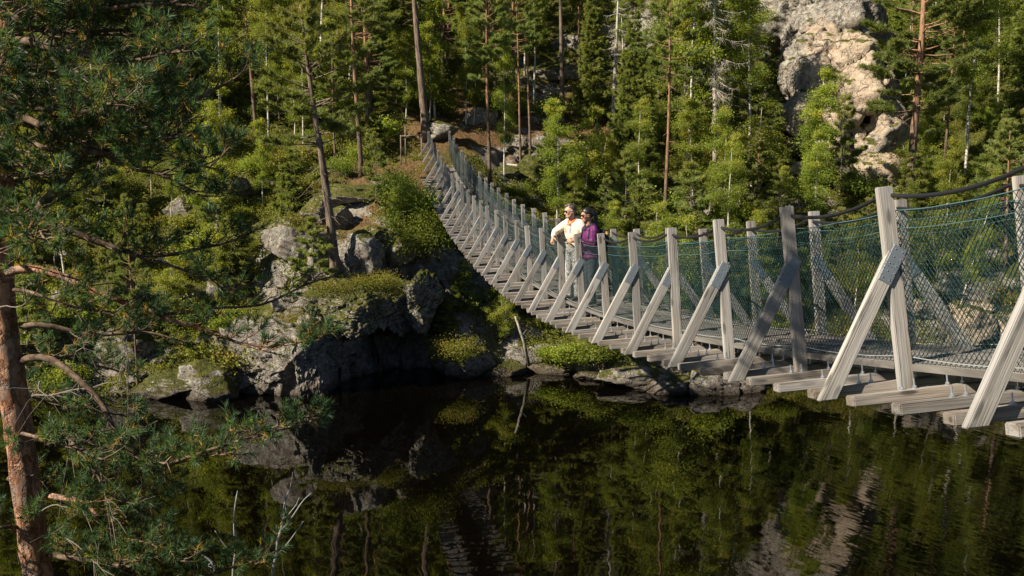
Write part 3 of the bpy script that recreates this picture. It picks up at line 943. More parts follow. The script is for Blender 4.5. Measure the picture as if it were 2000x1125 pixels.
k = NT('plank_wood')   # boards running along the bridge
pos = position(k)
v = k.mapping(k.mapping(pos, (1, 1, 1), None, (0, 0, math.atan2(UH[0], UH[1]))), (26, 0.9, 8))
g = k.noise(v, 1.0, 5, 0.62)
col = k.ramp(g, [(0.3, (0.09, 0.08, 0.072)), (0.5, (0.17, 0.155, 0.14)), (0.75, (0.25, 0.23, 0.205))])
col = k.mix(1.0, col, k.ramp(attr(k, "var"), [(0.0, 0.7), (1.0, 1.25)]), 'MULTIPLY')
M['plank'] = k.set(color=col, rough=0.85, spec=0.2, normal=k.bump(g, 0.004, 0.7))
B = Buf()
for q in range(7):
    xa = -0.49 + q * 0.14
    st = I0 - 0.5 - (q % 3) * 0.6
    while st < I1 + 0.4:
        ia, ib = max(st, I0 - 0.5), min(st + 2.2, I1 + 0.4)
        if ib - ia > 0.25: strip(B, xa + 0.003, xa + 0.137, -0.042 + 0.002 * (q % 2), 0.0 + 0.002 * ((q * 3) % 5), ia, ib - 0.012)
        st += 2.2
child('deck', B.mesh('deck', [M['plank']]), bridge)
for s in (-1, 1):
    B = Buf()
    strip(B, s * 0.502 - 0.011, s * 0.502 + 0.011, -0.056, -0.004, I0 - 0.5, I1 + 0.4)
    child('edge_board', B.mesh('edge_board', [M['plank']]), bridge)
    B = Buf()
    strip(B, s * 0.25 - 0.05, s * 0.25 + 0.05, -0.125, -0.05, I0 - 0.5, I1 + 0.4)
    child('joist', B.mesh('joist', [M['beam']]), bridge)
    # handrail cable, slack between the posts
    idx = np.arange(I0 - 0.5, I1 + 0.01, 0.1)
    sag = 4 * (idx % 1) * (1 - idx % 1)
    B = Buf()
    B.tube(along(idx, s * (HALF - 0.02), POST_TOP - 0.07 - 0.085 * sag), 0.0165, 8)
    child('handrail_cable', B.mesh('handrail_cable', [M['cable']], True), bridge)
    for hgt, rad, mt, wob in ((1.19, 0.0042, 'wire', 0.014), (1.05, 0.003, 'wire', 0.008), (0.055, 0.004, 'rope', 0.003)):
        B = Buf()
        ix = np.arange(I0 - 0.5, I1 + 0.01, 0.08)
        B.tube(along(ix, s * (HALF - 0.066), hgt - 0.03 * 4 * (ix % 1) * (1 - ix % 1) + wob * perlin(np.stack([ix * 3, ix * 0 + s, ix * 0 + hgt], -1))), rad, 5)
        child('wire_rope', B.mesh('wire_rope', [M[mt]], True), bridge)
    # the netting: two sets of slanting wires woven into diamonds
    B = Buf()
    cell, top = 0.058, 1.19
    steps = 9
    tz = np.linspace(0, 1, steps)
    for i in range(I0, I1):
        fa, fb = frame(i), frame(i + 1)
        cc = cell if i < 5 else cell * (1.25 if i < 12 else 1.8)
        for dr in (-1, 1):
            st = np.arange(-top if dr > 0 else 0, 1.8 + (0 if dr > 0 else top), cc)
            for a in st:
                z0, z1 = 0.0, top
                xa, xb = a, a + dr * top * 0.92
                # clip to the bay
                lo, hi = 0.0, 1.0
                for lim, sg in ((0, 1), (1.8, -1)):
                    da, db = (xa - lim) * sg, (xb - lim) * sg
                    if da < 0 and db < 0: lo, hi = 1, 0
                    elif da < 0: lo = max(lo, da / (da - db))
                    elif db < 0: hi = min(hi, da / (da - db))
                if hi - lo < 0.03: continue
                m = max(2, int(steps * (hi - lo)) + 1)
                tt = np.linspace(lo, hi, m)
                xs = (xa + (xb - xa) * tt) / 1.8
                zs = top * tt - 0.03 * 4 * xs * (1 - xs) * tt
                zig = 0.006 * np.cos(tt * 57 + a * 9)
                lat = s * (HALF - 0.07) - s * 0.03 * np.sin(np.pi * tt) * np.sin(np.pi * xs) + dr * 0.003
                C_ = fa[0] + (fb[0] - fa[0]) * xs[:, None]
                Nn = fa[3] + (fb[3] - fa[3]) * xs[:, None]
                Rr = fa[1] + (fb[1] - fa[1]) * xs[:, None]
                pts = C_ + Nn * zs[:, None] + Rr * lat[:, None] + UH * zig[:, None]
                B.tube(pts, 0.0027 if i < 5 else 0.0025, 3, cap=False)
    child('side_net', B.mesh('side_net', [M['net']], True), bridge)

# landing timbers at the far end
B = Buf()
for q in range(5):
    c, r, u, n = frame(26.5 + 0.25 * q)
    cc_ = [c + r * a + u * b + n * (-0.2 + z) for z in (0, 0.18) for a, b in ((-1.25, -0.1), (1.25, -0.1), (1.25, 0.1), (-1.25, 0.1))]
    B.add(np.array(cc_), None, [(0, 3, 2, 1), (4, 5, 6, 7), (0, 1, 5, 4), (1, 2, 6, 5), (2, 3, 7, 6), (3, 0, 4, 7)])
child('landing', B.mesh('landing', [M['beam']]), bridge)

# ------------------------------------------------------------------ the two people
def skinmat(name, c):
    k = NT(name)
    f = k.noise(objco(k), 18, 3)
    col = k.mix(f, tuple(x * 0.9 for x in c), tuple(min(1, x * 1.1) for x in c))
    k.b.inputs["Subsurface Weight"].default_value = 0.08
    k.b.inputs["Subsurface Radius"].default_value = (0.01, 0.004, 0.002)
    return k.set(color=col, rough=0.5, spec=0.35)


def clothmat(name, c, amp=0.12, sc=9.0, rough=0.85):
    k = NT(name)
    co = objco(k)
    f = k.noise(co, sc, 4)
    wv = k.noise(co, 160, 2)
    col = k.mix(f, tuple(x * (1 - amp) for x in c), tuple(min(1, x * (1 + amp)) for x in c))
    fold = k.noise(k.mapping(co, (9, 9, 4)), 1.0, 3)
    h = k.math('ADD', k.math('MULTIPLY', fold, 1.0), k.math('MULTIPLY', wv, 0.04))
    return k.set(color=col, rough=rough, spec=0.2, normal=k.bump(h, 0.05, 0.8))


M['skin_a'] = skinmat('fair_skin', (0.50, 0.29, 0.20))
M['skin_b'] = skinmat('tan_skin', (0.40, 0.21, 0.135))
M['cream'] = clothmat('cream_knit', (0.62, 0.54, 0.42))
M['purple'] = clothmat('purple_shell', (0.105, 0.018, 0.088), 0.15, 7, 0.5)
M['navy'] = clothmat('dark_shell', (0.018, 0.018, 0.028), 0.2, 7, 0.55)
M['slate'] = clothmat('slate_trousers', (0.045, 0.055, 0.065))
M['orange'] = clothmat('orange_lining', (0.62, 0.16, 0.05))
M['hair_dark'] = flat_mat('black_hair', (0.012, 0.009, 0.008), 0.4, 0, 60, 0.5)
M['hair_grey'] = flat_mat('greying_hair', (0.07, 0.05, 0.038), 0.5, 0, 70, 0.6)
M['beard'] = flat_mat('short_beard', (0.20, 0.125, 0.09), 0.7, 0, 90, 0.4)
M['lens'] = flat_mat('dark_lens', (0.01, 0.007, 0.006), 0.12)
M['tan_leather'] = flat_mat('tan_leather', (0.26, 0.12, 0.035), 0.5, 0, 20, 0.3)
M['boot'] = flat_mat('dark_boot', (0.06, 0.035, 0.028), 0.7, 0, 25, 0.4)
M['white_cord'] = flat_mat('dark_cord', (0.05, 0.05, 0.055), 0.7)
k = NT('patterned_trousers')
co = objco(k)
vo = k.n("TexVoronoi", {"Vector": k.mapping(co, (1, 1, 0.7)), "Scale": 34.0}, feature='DISTANCE_TO_EDGE').outputs["Distance"]
M['pattern'] = k.set(color=k.ramp(vo, [(0.03, (0.02, 0.02, 0.025)), (0.09, (0.50, 0.49, 0.46))]), rough=0.85, spec=0.2)

_sph = bmesh.new()
bmesh.ops.create_uvsphere(_sph, u_segments=16, v_segments=10, radius=1.0)
SV = np.array([v.co[:] for v in _sph.verts])
SF = [[v.index for v in f.verts] for f in _sph.faces]
ST = np.array([f for f in SF if len(f) == 3]); SQ = np.array([f for f in SF if len(f) == 4])
_sph.free()


class Body:
    """soft shapes that grow into one continuous surface"""
    def __init__(s): s.b = Buf()

    def ell(s, c, r, rot=None):
        V = SV * np.asarray(r)
        if rot is not None: V = V @ np.asarray(rot).T
        s.b.add(V + np.asarray(c), ST, SQ)
        return s

    def limb(s, pts, rad):
        pts = np.asarray(pts, float)
        for k in range(len(pts) - 1):
            L = np.linalg.norm(pts[k + 1] - pts[k])
            m = max(2, int(L / (0.5 * min(rad[k], rad[k + 1]))) + 1)
            tt = np.linspace(0, 1, m)
            P = pts[k] + (pts[k + 1] - pts[k]) * tt[:, None]
            rr = rad[k] + (rad[k + 1] - rad[k]) * tt
            for p, r in zip(P, rr): s.ell(p, (r, r, r))
        return s

    def hand(s, wrist, d, side, palm, r=1.0):
        """palm and five bent fingers: d = wrist to knuckles, side = towards the thumb, palm = palm normal"""
        w = np.asarray(wrist, float); d = unit(d); side = unit(side); palm = unit(palm)
        s.limb([w, w + d * 0.045 * r, w + d * 0.085 * r], [0.024 * r, 0.03 * r, 0.03 * r])
        for q, (off, ln) in enumerate(((0.030, 0.066), (0.010, 0.075), (-0.011, 0.070), (-0.031, 0.055))):
            b = w + d * 0.09 * r + side * off * r
            k1 = b + unit(d + palm * 0.35) * ln * 0.45 * r
            k2 = k1 + unit(d + palm * 1.1) * ln * 0.32 * r
            k3 = k2 + unit(d * 0.5 + palm * 1.5) * ln * 0.26 * r
            s.limb([b, k1, k2, k3], [0.0105 * r, 0.0095 * r, 0.009 * r, 0.008 * r])
        b = w + d * 0.03 * r + side * 0.026 * r
        s.limb([b, b + unit(d * 0.7 + side) * 0.035 * r, b + unit(d + side * 0.75 + palm * 0.4) * 0.065 * r], [0.014 * r, 0.0115 * r, 0.009 * r])
        return s

    def grow(s, name, mats, voxel, parent, wm, smooth=4, fold=0.0):
        me = s.b.mesh(name, mats, True)
        o = link(name, me)
        md = o.modifiers.new("r", 'REMESH'); md.mode = 'VOXEL'; md.voxel_size = voxel
        if smooth:
            sm = o.modifiers.new("s", 'SMOOTH'); sm.factor = 0.5; sm.iterations = smooth
        dg = bpy.context.evaluated_depsgraph_get()
        me2 = bpy.data.meshes.new_from_object(o.evaluated_get(dg))
        bpy.data.objects.remove(o)
        me2.polygons.foreach_set("use_smooth", np.ones(len(me2.polygons), bool))
        if fold:
            n = len(me2.vertices)
            co = np.empty(n * 3, np.float32); me2.vertices.foreach_get("co", co); co = co.reshape(-1, 3)
            nr = np.empty(n * 3, np.float32); me2.vertices.foreach_get("normal", nr); nr = nr.reshape(-1, 3)
            co = co + nr * (fbm(co * np.array([11, 11, 7]), 3, True) * fold)[:, None].astype(np.float32)
            me2.vertices.foreach_set("co", co.ravel()); me2.update()
        me2.materials.clear()
        for m in mats: me2.materials.append(m)
        return child(name, me2, parent, wm)


def rotz(a): return np.array([[math.cos(a), -math.sin(a), 0], [math.sin(a), math.cos(a), 0], [0, 0, 1]])


def place(i, lat, heading):
    c, r, u, n = frame(i)
    p = c + r * lat
    return Matrix.Translation(Vector(p)) @ Matrix.Rotation(heading, 4, 'Z') @ Matrix.Scale(1.07, 4)


def head_shapes(B, c, sc, Rm, nose=1.0):
    q = lambda v: np.asarray(c) + Rm @ (np.asarray(v) * sc)
    e = lambda v, r: B.ell(q(v), np.asarray(r) * sc, Rm)
    e((-0.005, 0, 0.025), (0.098, 0.077, 0.098))
    e((0.022, 0, -0.03), (0.072, 0.064, 0.085))
    e((0.05, 0, -0.085), (0.04, 0.042, 0.034))          # jaw and chin
    e((0.092, 0, -0.022), (0.017 * nose, 0.014, 0.026)) # nose
    e((0.104, 0, -0.036), (0.014 * nose, 0.016, 0.012))
    e((0.083, 0, 0.028), (0.018, 0.052, 0.013))         # brow
    e((0.083, 0, -0.066), (0.013, 0.024, 0.006))        # lips
    e((0.081, 0, -0.077), (0.013, 0.022, 0.006))
    for s in (-1, 1):
        e((0.074, s * 0.03, 0.003), (0.018, 0.018, 0.012))   # eyes
        e((0.058, s * 0.045, -0.025), (0.025, 0.02, 0.02))   # cheeks
        e((-0.005, s * 0.079, -0.01), (0.02, 0.010, 0.031))  # ears
    return q, e


def glasses(root, wm, c, sc, Rm):
    b = Buf()
    q = lambda v: np.asarray(c) + Rm @ (np.asarray(v) * sc)
    for s in (-1, 1):
        V = SV * np.array([0.007, 0.029, 0.021]) * sc
        b.add(V @ Rm.T + q((0.098, s * 0.034, 0.006)), ST, SQ)
        b.tube(np.array([q((0.097, s * 0.058, 0.012)), q((0.05, s * 0.081, 0.013)), q((-0.005, s * 0.086, 0.008))]), 0.0045 * sc, 5)
    b.tube(np.array([q((0.1, -0.012, 0.012)), q((0.106, 0, 0.014)), q((0.1, 0.012, 0.012))]), 0.004 * sc, 5)
    child('sunglasses', b.mesh('sunglasses', [M['lens']], True), root, wm)


# man, cream hooded jumper, leaning on the rail with one hand hanging over it
wm = place(6.85, -0.36, math.atan2(-0.62, -0.78))
man = thing('person', 'man in cream hooded jumper and patterned trousers leaning on the bridge railing', 'person', mw=wm.copy())
HR = rotz(R(-24)) @ np.array([[0.995, 0, 0.1], [0, 1, 0], [-0.1, 0, 0.995]])
hc = np.array([0.10, 0.0, 1.665])
B = Body()
q_, e_ = head_shapes(B, hc, 1.06, HR)
B.limb([(0.02, 0, 1.44), (0.06, 0, 1.5), (0.085, 0, 1.6)], [0.075, 0.062, 0.06])
B.ell((0.0, 0, 1.22), (0.11, 0.16, 0.24)); B.ell((0, 0, 0.96), (0.11, 0.15, 0.12))
B.limb([(0.03, -0.19, 1.43), (0.17, -0.335, 1.27), (0.30, -0.25, 1.20)], [0.055, 0.042, 0.03])
B.hand((0.305, -0.245, 1.195), (0.25, 0.05, -1.0), (-0.3, 0.9, 0), (-1, 0.1, -0.1), 1.12)
B.limb([(0.02, 0.19, 1.43), (-0.02, 0.36, 1.2), (0.02, 0.44, 1.0)], [0.055, 0.042, 0.032])
B.hand((0.02, 0.445, 0.99), (0.1, 0.2, -1), (1, 0, 0), (-0.2, -1, 0), 1.1)
for s in (-1, 1): B.limb([(0, s * 0.085, 0.92), (0.02, s * 0.1, 0.5), (-0.01, s * 0.11, 0.1)], [0.075, 0.05, 0.04])
B.grow('body', [M['skin_a']], 0.0085, man, wm, 2)
B = Body()
B.ell((0.01, 0, 1.27), (0.145, 0.205, 0.22)); B.ell((0.0, 0, 1.05), (0.145, 0.185, 0.16)); B.ell((0.015, 0, 1.42), (0.115, 0.17, 0.085))
B.limb([(0.01, -0.165, 1.44), (0.03, -0.205, 1.41), (0.165, -0.345, 1.265), (0.275, -0.265, 1.21)], [0.082, 0.085, 0.068, 0.05])
B.limb([(0.01, 0.165, 1.44), (0.02, 0.205, 1.41), (-0.02, 0.37, 1.2), (0.02, 0.435, 1.03)], [0.082, 0.085, 0.066, 0.05])
B.limb([(0.01, -0.08, 1.47), (-0.05, 0, 1.5), (0.01, 0.08, 1.47)], [0.06, 0.075, 0.06])
B.grow('jumper', [M['cream']], 0.011, man, wm, 5, 0.006)
B = Body()
for s in (-1, 1): B.limb([(-0.045, s * 0.05, 1.52), (0.03, s * 0.085, 1.515), (0.1, s * 0.055, 1.465), (0.135, s * 0.01, 1.42)], [0.03, 0.028, 0.026, 0.018])
B.grow('hood_lining', [M['orange']], 0.009, man, wm, 3)
B = Buf()
for s in (-1, 1): B.tube(np.array([(0.135, s * 0.045, 1.43), (0.163, s * 0.055, 1.36), (0.166, s * 0.06, 1.27)]), 0.006, 6)
child('drawstring', B.mesh('drawstring', [M['white_cord']], True), man, wm)
B = Body()
B.ell((0, 0, 0.95), (0.14, 0.18, 0.12))
for s in (-1, 1): B.limb([(0, s * 0.09, 0.9), (0.025, s * 0.105, 0.5), (-0.01, s * 0.115, 0.1)], [0.105, 0.08, 0.068])
B.grow('trousers', [M['pattern']], 0.011, man, wm, 4, 0.005)
for s in (-1, 1):
    B = Body()
    B.limb([(-0.04, s * 0.115, 0.06), (0.06, s * 0.125, 0.045), (0.16, s * 0.135, 0.036)], [0.052, 0.045, 0.036])
    B.grow('shoe', [M['boot']], 0.01, man, wm, 2)
B = Body()
qq = lambda v: hc + HR @ (np.asarray(v) * 1.06)
B.ell(qq((-0.02, 0, 0.058)), (0.092, 0.083, 0.076), HR); B.ell(qq((-0.058, 0, 0.01)), (0.055, 0.075, 0.075), HR)
B.ell(qq((0.05, -0.01, 0.1)), (0.05, 0.05, 0.028), HR); B.ell(qq((0.0, 0.0, 0.115)), (0.06, 0.055, 0.026), HR)
B.grow('hair', [M['hair_grey']], 0.008, man, wm, 2, 0.006)
B = Body()
B.ell(qq((0.056, 0, -0.092)), (0.044, 0.045, 0.034), HR)
for s in (-1, 1): B.limb([qq((0.008, s * 0.07, -0.03)), qq((0.03, s * 0.06, -0.07)), qq((0.065, s * 0.035, -0.098))], [0.015, 0.02, 0.02])
B.ell(qq((0.09, 0, -0.055)), (0.014, 0.027, 0.006), HR)
B.grow('beard', [M['beard']], 0.007, man, wm, 2)
glasses(man, wm, hc, 1.06, HR)

# woman, purple jacket, forearms on the rail
wm = place(6.3, -0.26, math.atan2(-0.35, -0.94)) @ Matrix.Scale(1.045, 4)
wom = thing('person', 'woman in purple jacket and dark trousers with forearms on the bridge railing', 'person', mw=wm.copy())
HR = rotz(R(-2)) @ np.array([[0.99, 0, 0.12], [0, 1, 0], [-0.12, 0, 0.99]])
hc = np.array([0.08, 0.0, 1.52])
B = Body()
head_shapes(B, hc, 0.98, HR, 0.9)
B.limb([(0.01, 0, 1.3), (0.04, 0, 1.36), (0.06, 0, 1.46)], [0.065, 0.052, 0.05])
B.ell((0, 0, 1.1), (0.1, 0.14, 0.22)); B.ell((0, 0, 0.88), (0.11, 0.15, 0.12))
for s in (-1, 1):
    B.limb([(0.02, s * 0.155, 1.28), (0.06, s * 0.19, 1.05), (0.30, s * 0.09, 1.10)], [0.048, 0.036, 0.026])
    B.hand((0.305, s * 0.085, 1.10), (1.0, -s * 0.35, 0.0 if s > 0 else -0.25), (0.1, -s * 0.4, 0.9), (0.2, -s * 1, -0.4), 0.98)
    B.limb([(0, s * 0.08, 0.85), (0.015, s * 0.085, 0.46), (-0.01, s * 0.09, 0.09)], [0.075, 0.05, 0.036])
B.grow('body', [M['skin_b']], 0.008, wom, wm, 2)
B = Body()
B.ell((0.005, 0, 1.14), (0.135, 0.18, 0.21)); B.ell((0.0, 0, 0.93), (0.145, 0.185, 0.17)); B.ell((0.005, 0, 1.27), (0.11, 0.155, 0.08)); B.ell((0, 0, 0.82), (0.145, 0.185, 0.07))
for s in (-1, 1):
    B.limb([(0.01, s * 0.135, 1.29), (0.02, s * 0.165, 1.26), (0.055, s * 0.2, 1.05), (0.275, s * 0.1, 1.10)], [0.072, 0.075, 0.062, 0.045])
B.limb([(0.0, -0.07, 1.32), (-0.055, 0, 1.345), (0.0, 0.07, 1.32)], [0.055, 0.065, 0.055])
B.grow('jacket', [M['purple']], 0.011, wom, wm, 4, 0.007)
B = Body()
for s in (-1, 1): B.limb([(-0.05, s * 0.045, 1.365), (0.02, s * 0.075, 1.36), (0.085, s * 0.045, 1.325), (0.115, s * 0.012, 1.27)], [0.033, 0.03, 0.028, 0.022])
B.grow('collar', [M['navy']], 0.009, wom, wm, 3)
B = Body()
B.ell((0, 0, 0.85), (0.12, 0.16, 0.11))
for s in (-1, 1): B.limb([(0, s * 0.08, 0.82), (0.02, s * 0.085, 0.46), (-0.01, s * 0.09, 0.09)], [0.092, 0.066, 0.052])
B.grow('trousers', [M['slate']], 0.011, wom, wm, 4, 0.004)
for s in (-1, 1):
    B = Body()
    B.limb([(-0.035, s * 0.09, 0.055), (0.05, s * 0.1, 0.042), (0.13, s * 0.105, 0.034)], [0.047, 0.042, 0.034])
    B.grow('shoe', [M['boot']], 0.009, wom, wm, 2)
B = Body()
qq = lambda v: hc + HR @ (np.asarray(v) * 0.98)
B.ell(qq((-0.018, 0, 0.05)), (0.1, 0.084, 0.084), HR); B.ell(qq((-0.06, 0, 0.01)), (0.06, 0.074, 0.07), HR)
B.ell(qq((-0.115, 0.0, 0.035)), (0.032, 0.034, 0.034), HR)
B.limb([qq((-0.135, 0.0, 0.03)), qq((-0.16, 0.01, -0.04)), qq((-0.155, 0.015, -0.14)), qq((-0.14, 0.015, -0.22))], [0.028, 0.036, 0.03, 0.012])
B.grow('hair', [M['hair_dark']], 0.008, wom, wm, 2, 0.005)
glasses(wom, wm, hc, 0.98, HR)
pack = thing('backpack', 'black backpack with tan leather pocket on the woman in purple', 'backpack', mw=wm.copy())
B = Body()
B.ell((-0.215, 0.01, 1.09), (0.1, 0.145, 0.19)); B.ell((-0.215, 0.01, 0.98), (0.105, 0.15, 0.11))
B.grow('bag', [M['navy']], 0.012, pack, wm, 4, 0.006)
B = Body()
B.ell((-0.29, 0.05, 0.99), (0.06, 0.115, 0.115)); B.ell((-0.25, 0.06, 1.2), (0.05, 0.09, 0.05))
B.grow('pocket', [M['tan_leather']], 0.012, pack, wm, 3)
for s in (-1, 1):
    B = Buf()
    B.tube(np.array([(-0.13, s * 0.1, 1.27), (-0.02, s * 0.115, 1.365), (0.09, s * 0.125, 1.28), (0.125, s * 0.14, 1.12), (0.04, s * 0.185, 0.98), (-0.13, s * 0.14, 0.95)]), 0.018, 8)
    child('strap', B.mesh('strap', [M['navy']], True), pack, wm)

# ------------------------------------------------------------------ trees: kinds
def trunk_line(h, wob, rg, lean=0.0, n=14):
    t = np.linspace(0, 1, n)
    ph = rg.uniform(0, 6.28, 4)
    x = wob * h * (np.sin(t * 3.1 + ph[0]) - math.sin(ph[0])) * 0.5 + wob * h * 0.3 * (np.sin(t * 8 + ph[2]) - math.sin(ph[2]))
    y = wob * h * (np.sin(t * 2.7 + ph[1]) - math.sin(ph[1])) * 0.5
    return np.stack([x + lean * h * t, y, h * t], 1)


def on_line(P, t):
    f = np.clip(t, 0, 1) * (len(P) - 1)
    i = np.minimum(f.astype(int), len(P) - 2)
    return P[i] + (P[i + 1] - P[i]) * (f - i)[..., None]


def perp(d):
    s = unit(np.cross(d, np.array([0, 0, 1.0])))
    return s


def tufts(B, P, D, rg, nb, L, wd, spread, base):
    """a bunch of blades at every point"""
    n = len(P)
    PP = np.repeat(P, nb, 0) + rg.normal(size=(n * nb, 3)) * L * 0.12
    DD = np.repeat(unit(D), nb, 0) + rg.normal(size=(n * nb, 3)) * spread
    a = np.clip(np.repeat(base, nb) + rg.normal(size=n * nb) * 0.16, 0, 1)
    B.blades(PP, DD, L * rg.uniform(0.65, 1.2, n * nb), wd, a)


def pine_kind(seed, h, cb, Rc, r0, bark, dense=1.0, stubs=14, wob=0.012):
    rg = np.random.default_rng(seed)
    P = trunk_line(h, wob, rg)
    t = np.linspace(0, 1, len(P))
    T = Buf(); T.tube(P, r0 * (1 - 0.9 * t) ** 0.85 + 0.006 + 0.5 * r0 * np.exp(-t * h / 0.35), 8)
    C = Buf()
    for q in range(stubs):    # dry snags under the crown
        tz = rg.uniform(0.12, cb + 0.1); p = on_line(P, np.array([tz]))[0]; az = rg.uniform(0, 6.28)
        d = np.array([math.cos(az), math.sin(az), rg.uniform(-0.5, 0.15)]); L = rg.uniform(0.3, 1.1) * Rc * 0.5
        T.tube(np.array([p, p + d * L * 0.5, p + d * L + [0, 0, -0.12 * L]]), [0.018, 0.012, 0.004], 4, cap=False)
    z = cb
    while z < 0.985:
        u = (z - cb) / (1 - cb)
        prof = (0.45 + 0.55 * math.sin(math.pi * min(1, 0.28 + u * 0.72))) * (1 - u ** 3 * 0.72)
        for q in range(rg.integers(3, 6)):
            az = rg.uniform(0, 6.28)
            L = Rc * prof * rg.uniform(0.55, 1.15)
            el = -0.12 + 0.75 * u + rg.uniform(-0.15, 0.15)
            d = np.array([math.cos(az) * math.cos(el), math.sin(az) * math.cos(el), math.sin(el)])
            p = on_line(P, np.array([z + rg.uniform(-0.012, 0.012)]))[0]
            s = np.linspace(0, 1, 5)[:, None]
            br = p + d * L * s + np.array([0, 0, 0.16 * L]) * s ** 2 + rg.normal(size=(5, 3)) * 0.035 * L * s
            T.tube(br, np.linspace(max(0.012, r0 * 0.2 * prof), 0.005, 5), 4, cap=False)
            nt_ = max(4, int(15 * L / 1.5 * dense))
            for w in range(nt_):
                sv = rg.uniform(0.38, 1.0) ** 0.8
                b = on_line(br, np.array([sv]))[0]
                sd = perp(d) * rg.choice([-1, 1])
                dd = unit(d * 0.8 + sd * rg.uniform(0.2, 1.0) + np.array([0, 0, rg.uniform(0.0, 0.5)]))
                ln = L * 0.34 * (1.15 - sv) + 0.12
                tw = b + dd * ln * np.linspace(0.25, 1, 3)[:, None]
                if rg.random() < 0.4: T.tube(np.array([b, tw[1], tw[2]]), 0.005, 3, cap=False)
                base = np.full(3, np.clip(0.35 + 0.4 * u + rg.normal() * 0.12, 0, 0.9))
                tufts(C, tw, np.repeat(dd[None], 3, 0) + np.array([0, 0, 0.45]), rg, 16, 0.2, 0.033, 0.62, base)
        z += rg.uniform(0.30, 0.55) / h
    return {'trunk': T.mesh('trunk', [M[bark]], True), 'crown': C.mesh('crown', [M['pine_needles']])}


def spruce_kind(seed, h, Rc, r0, cb=0.06, dens=1.0, mat='spruce_needles'):
    rg = np.random.default_rng(seed)
    P = trunk_line(h, 0.004, rg)
    t = np.linspace(0, 1, len(P))
    T = Buf(); T.tube(P, r0 * (1 - 0.95 * t) + 0.005, 7)
    C = Buf()
    z = cb
    while z < 0.99:
        L0 = Rc * (1 - z) ** 0.8 + 0.08
        for q in range(rg.integers(5, 8)):
            az = rg.uniform(0, 6.28)
            L = L0 * rg.uniform(0.7, 1.12)
            d = np.array([math.cos(az), math.sin(az), -0.28 + 0.6 * z])
            p = on_line(P, np.array([z]))[0]
            s = np.linspace(0, 1, 5)[:, None]
            br = p + d * L * s + np.array([0, 0, 0.22 * L]) * s ** 3
            T.tube(br, np.linspace(0.018, 0.004, 5), 3, cap=False)
            n = max(4, int(17 * L * dens))
            sv = rg.uniform(0.12, 1, n)
            b = on_line(br, sv)
            sd = perp(d)[None] * rg.choice([-1, 1], n)[:, None]
            dd = unit(d[None] * 0.7 + sd * rg.uniform(0.3, 1.0, n)[:, None] + np.stack([np.zeros(n), np.zeros(n), rg.uniform(-0.55, 0.1, n)], 1))
            ln = (0.42 * L * (1.1 - sv) + 0.1)[:, None]
            pts = np.concatenate([b + dd * ln * f for f in (0.3, 0.65, 1.0)])
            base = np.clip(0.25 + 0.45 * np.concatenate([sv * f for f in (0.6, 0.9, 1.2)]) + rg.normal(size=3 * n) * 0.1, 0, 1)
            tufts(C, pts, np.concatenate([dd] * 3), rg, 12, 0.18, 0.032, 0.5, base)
        z += rg.uniform(0.22, 0.36) / h
    return {'trunk': T.mesh('trunk', [M['grey_bark']], True), 'crown': C.mesh('crown', [M[mat]])}


def birch_kind(seed, h, Rc, r0, cb, nleaf, bark='birch_bark', mat='birch_leaves', leaf=0.082, stems=1, wob=0.02):
    rg = np.random.default_rng(seed)
    T, C = Buf(), Buf()
    for st in range(stems):
        P = trunk_line(h * (1 if st == 0 else rg.uniform(0.6, 0.95)), wob, rg, 0 if st == 0 else rg.uniform(-0.3, 0.3), 16)
        hh = P[-1, 2]
        if st: P[:, :2] += rg.normal(size=2) * 0.1; P[:, 1] += P[:, 2] * rg.uniform(-0.25, 0.25)
        t = np.linspace(0, 1, len(P))
        T.tube(P, r0 * (1 - 0.92 * t) ** 0.9 + 0.005, 7)
        nbr = int(26 * hh / 6)
        per = max(10, int(nleaf * 3.2 / stems / nbr))
        for q in range(nbr):
            z = cb + (1 - cb) * rg.random() ** 0.85
            u = (z - cb) / (1 - cb)
            az = rg.uniform(0, 6.28)
            L = Rc * (0.35 + 0.65 * math.sin(math.pi * (0.15 + 0.75 * u))) * rg.uniform(0.5, 1.15)
            el = rg.uniform(0.25, 0.95)
            d = np.array([math.cos(az) * math.cos(el), math.sin(az) * math.cos(el), math.sin(el)])
            p = on_line(P, np.array([z]))[0]
            s = np.linspace(0, 1, 5)[:, None]
            br = p + d * L * s - np.array([0, 0, 0.45 * L]) * s ** 2 + rg.normal(size=(5, 3)) * 0.05 * L * s
            T.tube(br, np.linspace(max(0.010, r0 * 0.28 * (1 - z)), 0.003, 5), 4, cap=False)
            sv = rg.uniform(0.25, 1.05, per)
            pts = on_line(br, sv) + rg.normal(size=(per, 3)) * np.array([0.2, 0.2, 0.16]) * (0.4 + L * 0.45) - np.array([0, 0, 1]) * rg.uniform(0, 0.3, per)[:, None] * L * 0.5
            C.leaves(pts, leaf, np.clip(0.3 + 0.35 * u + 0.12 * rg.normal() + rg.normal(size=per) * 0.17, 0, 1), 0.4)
    return {'trunk': T.mesh('trunk', [M[bark]], True), 'crown': C.mesh('crown', [M[mat]])}


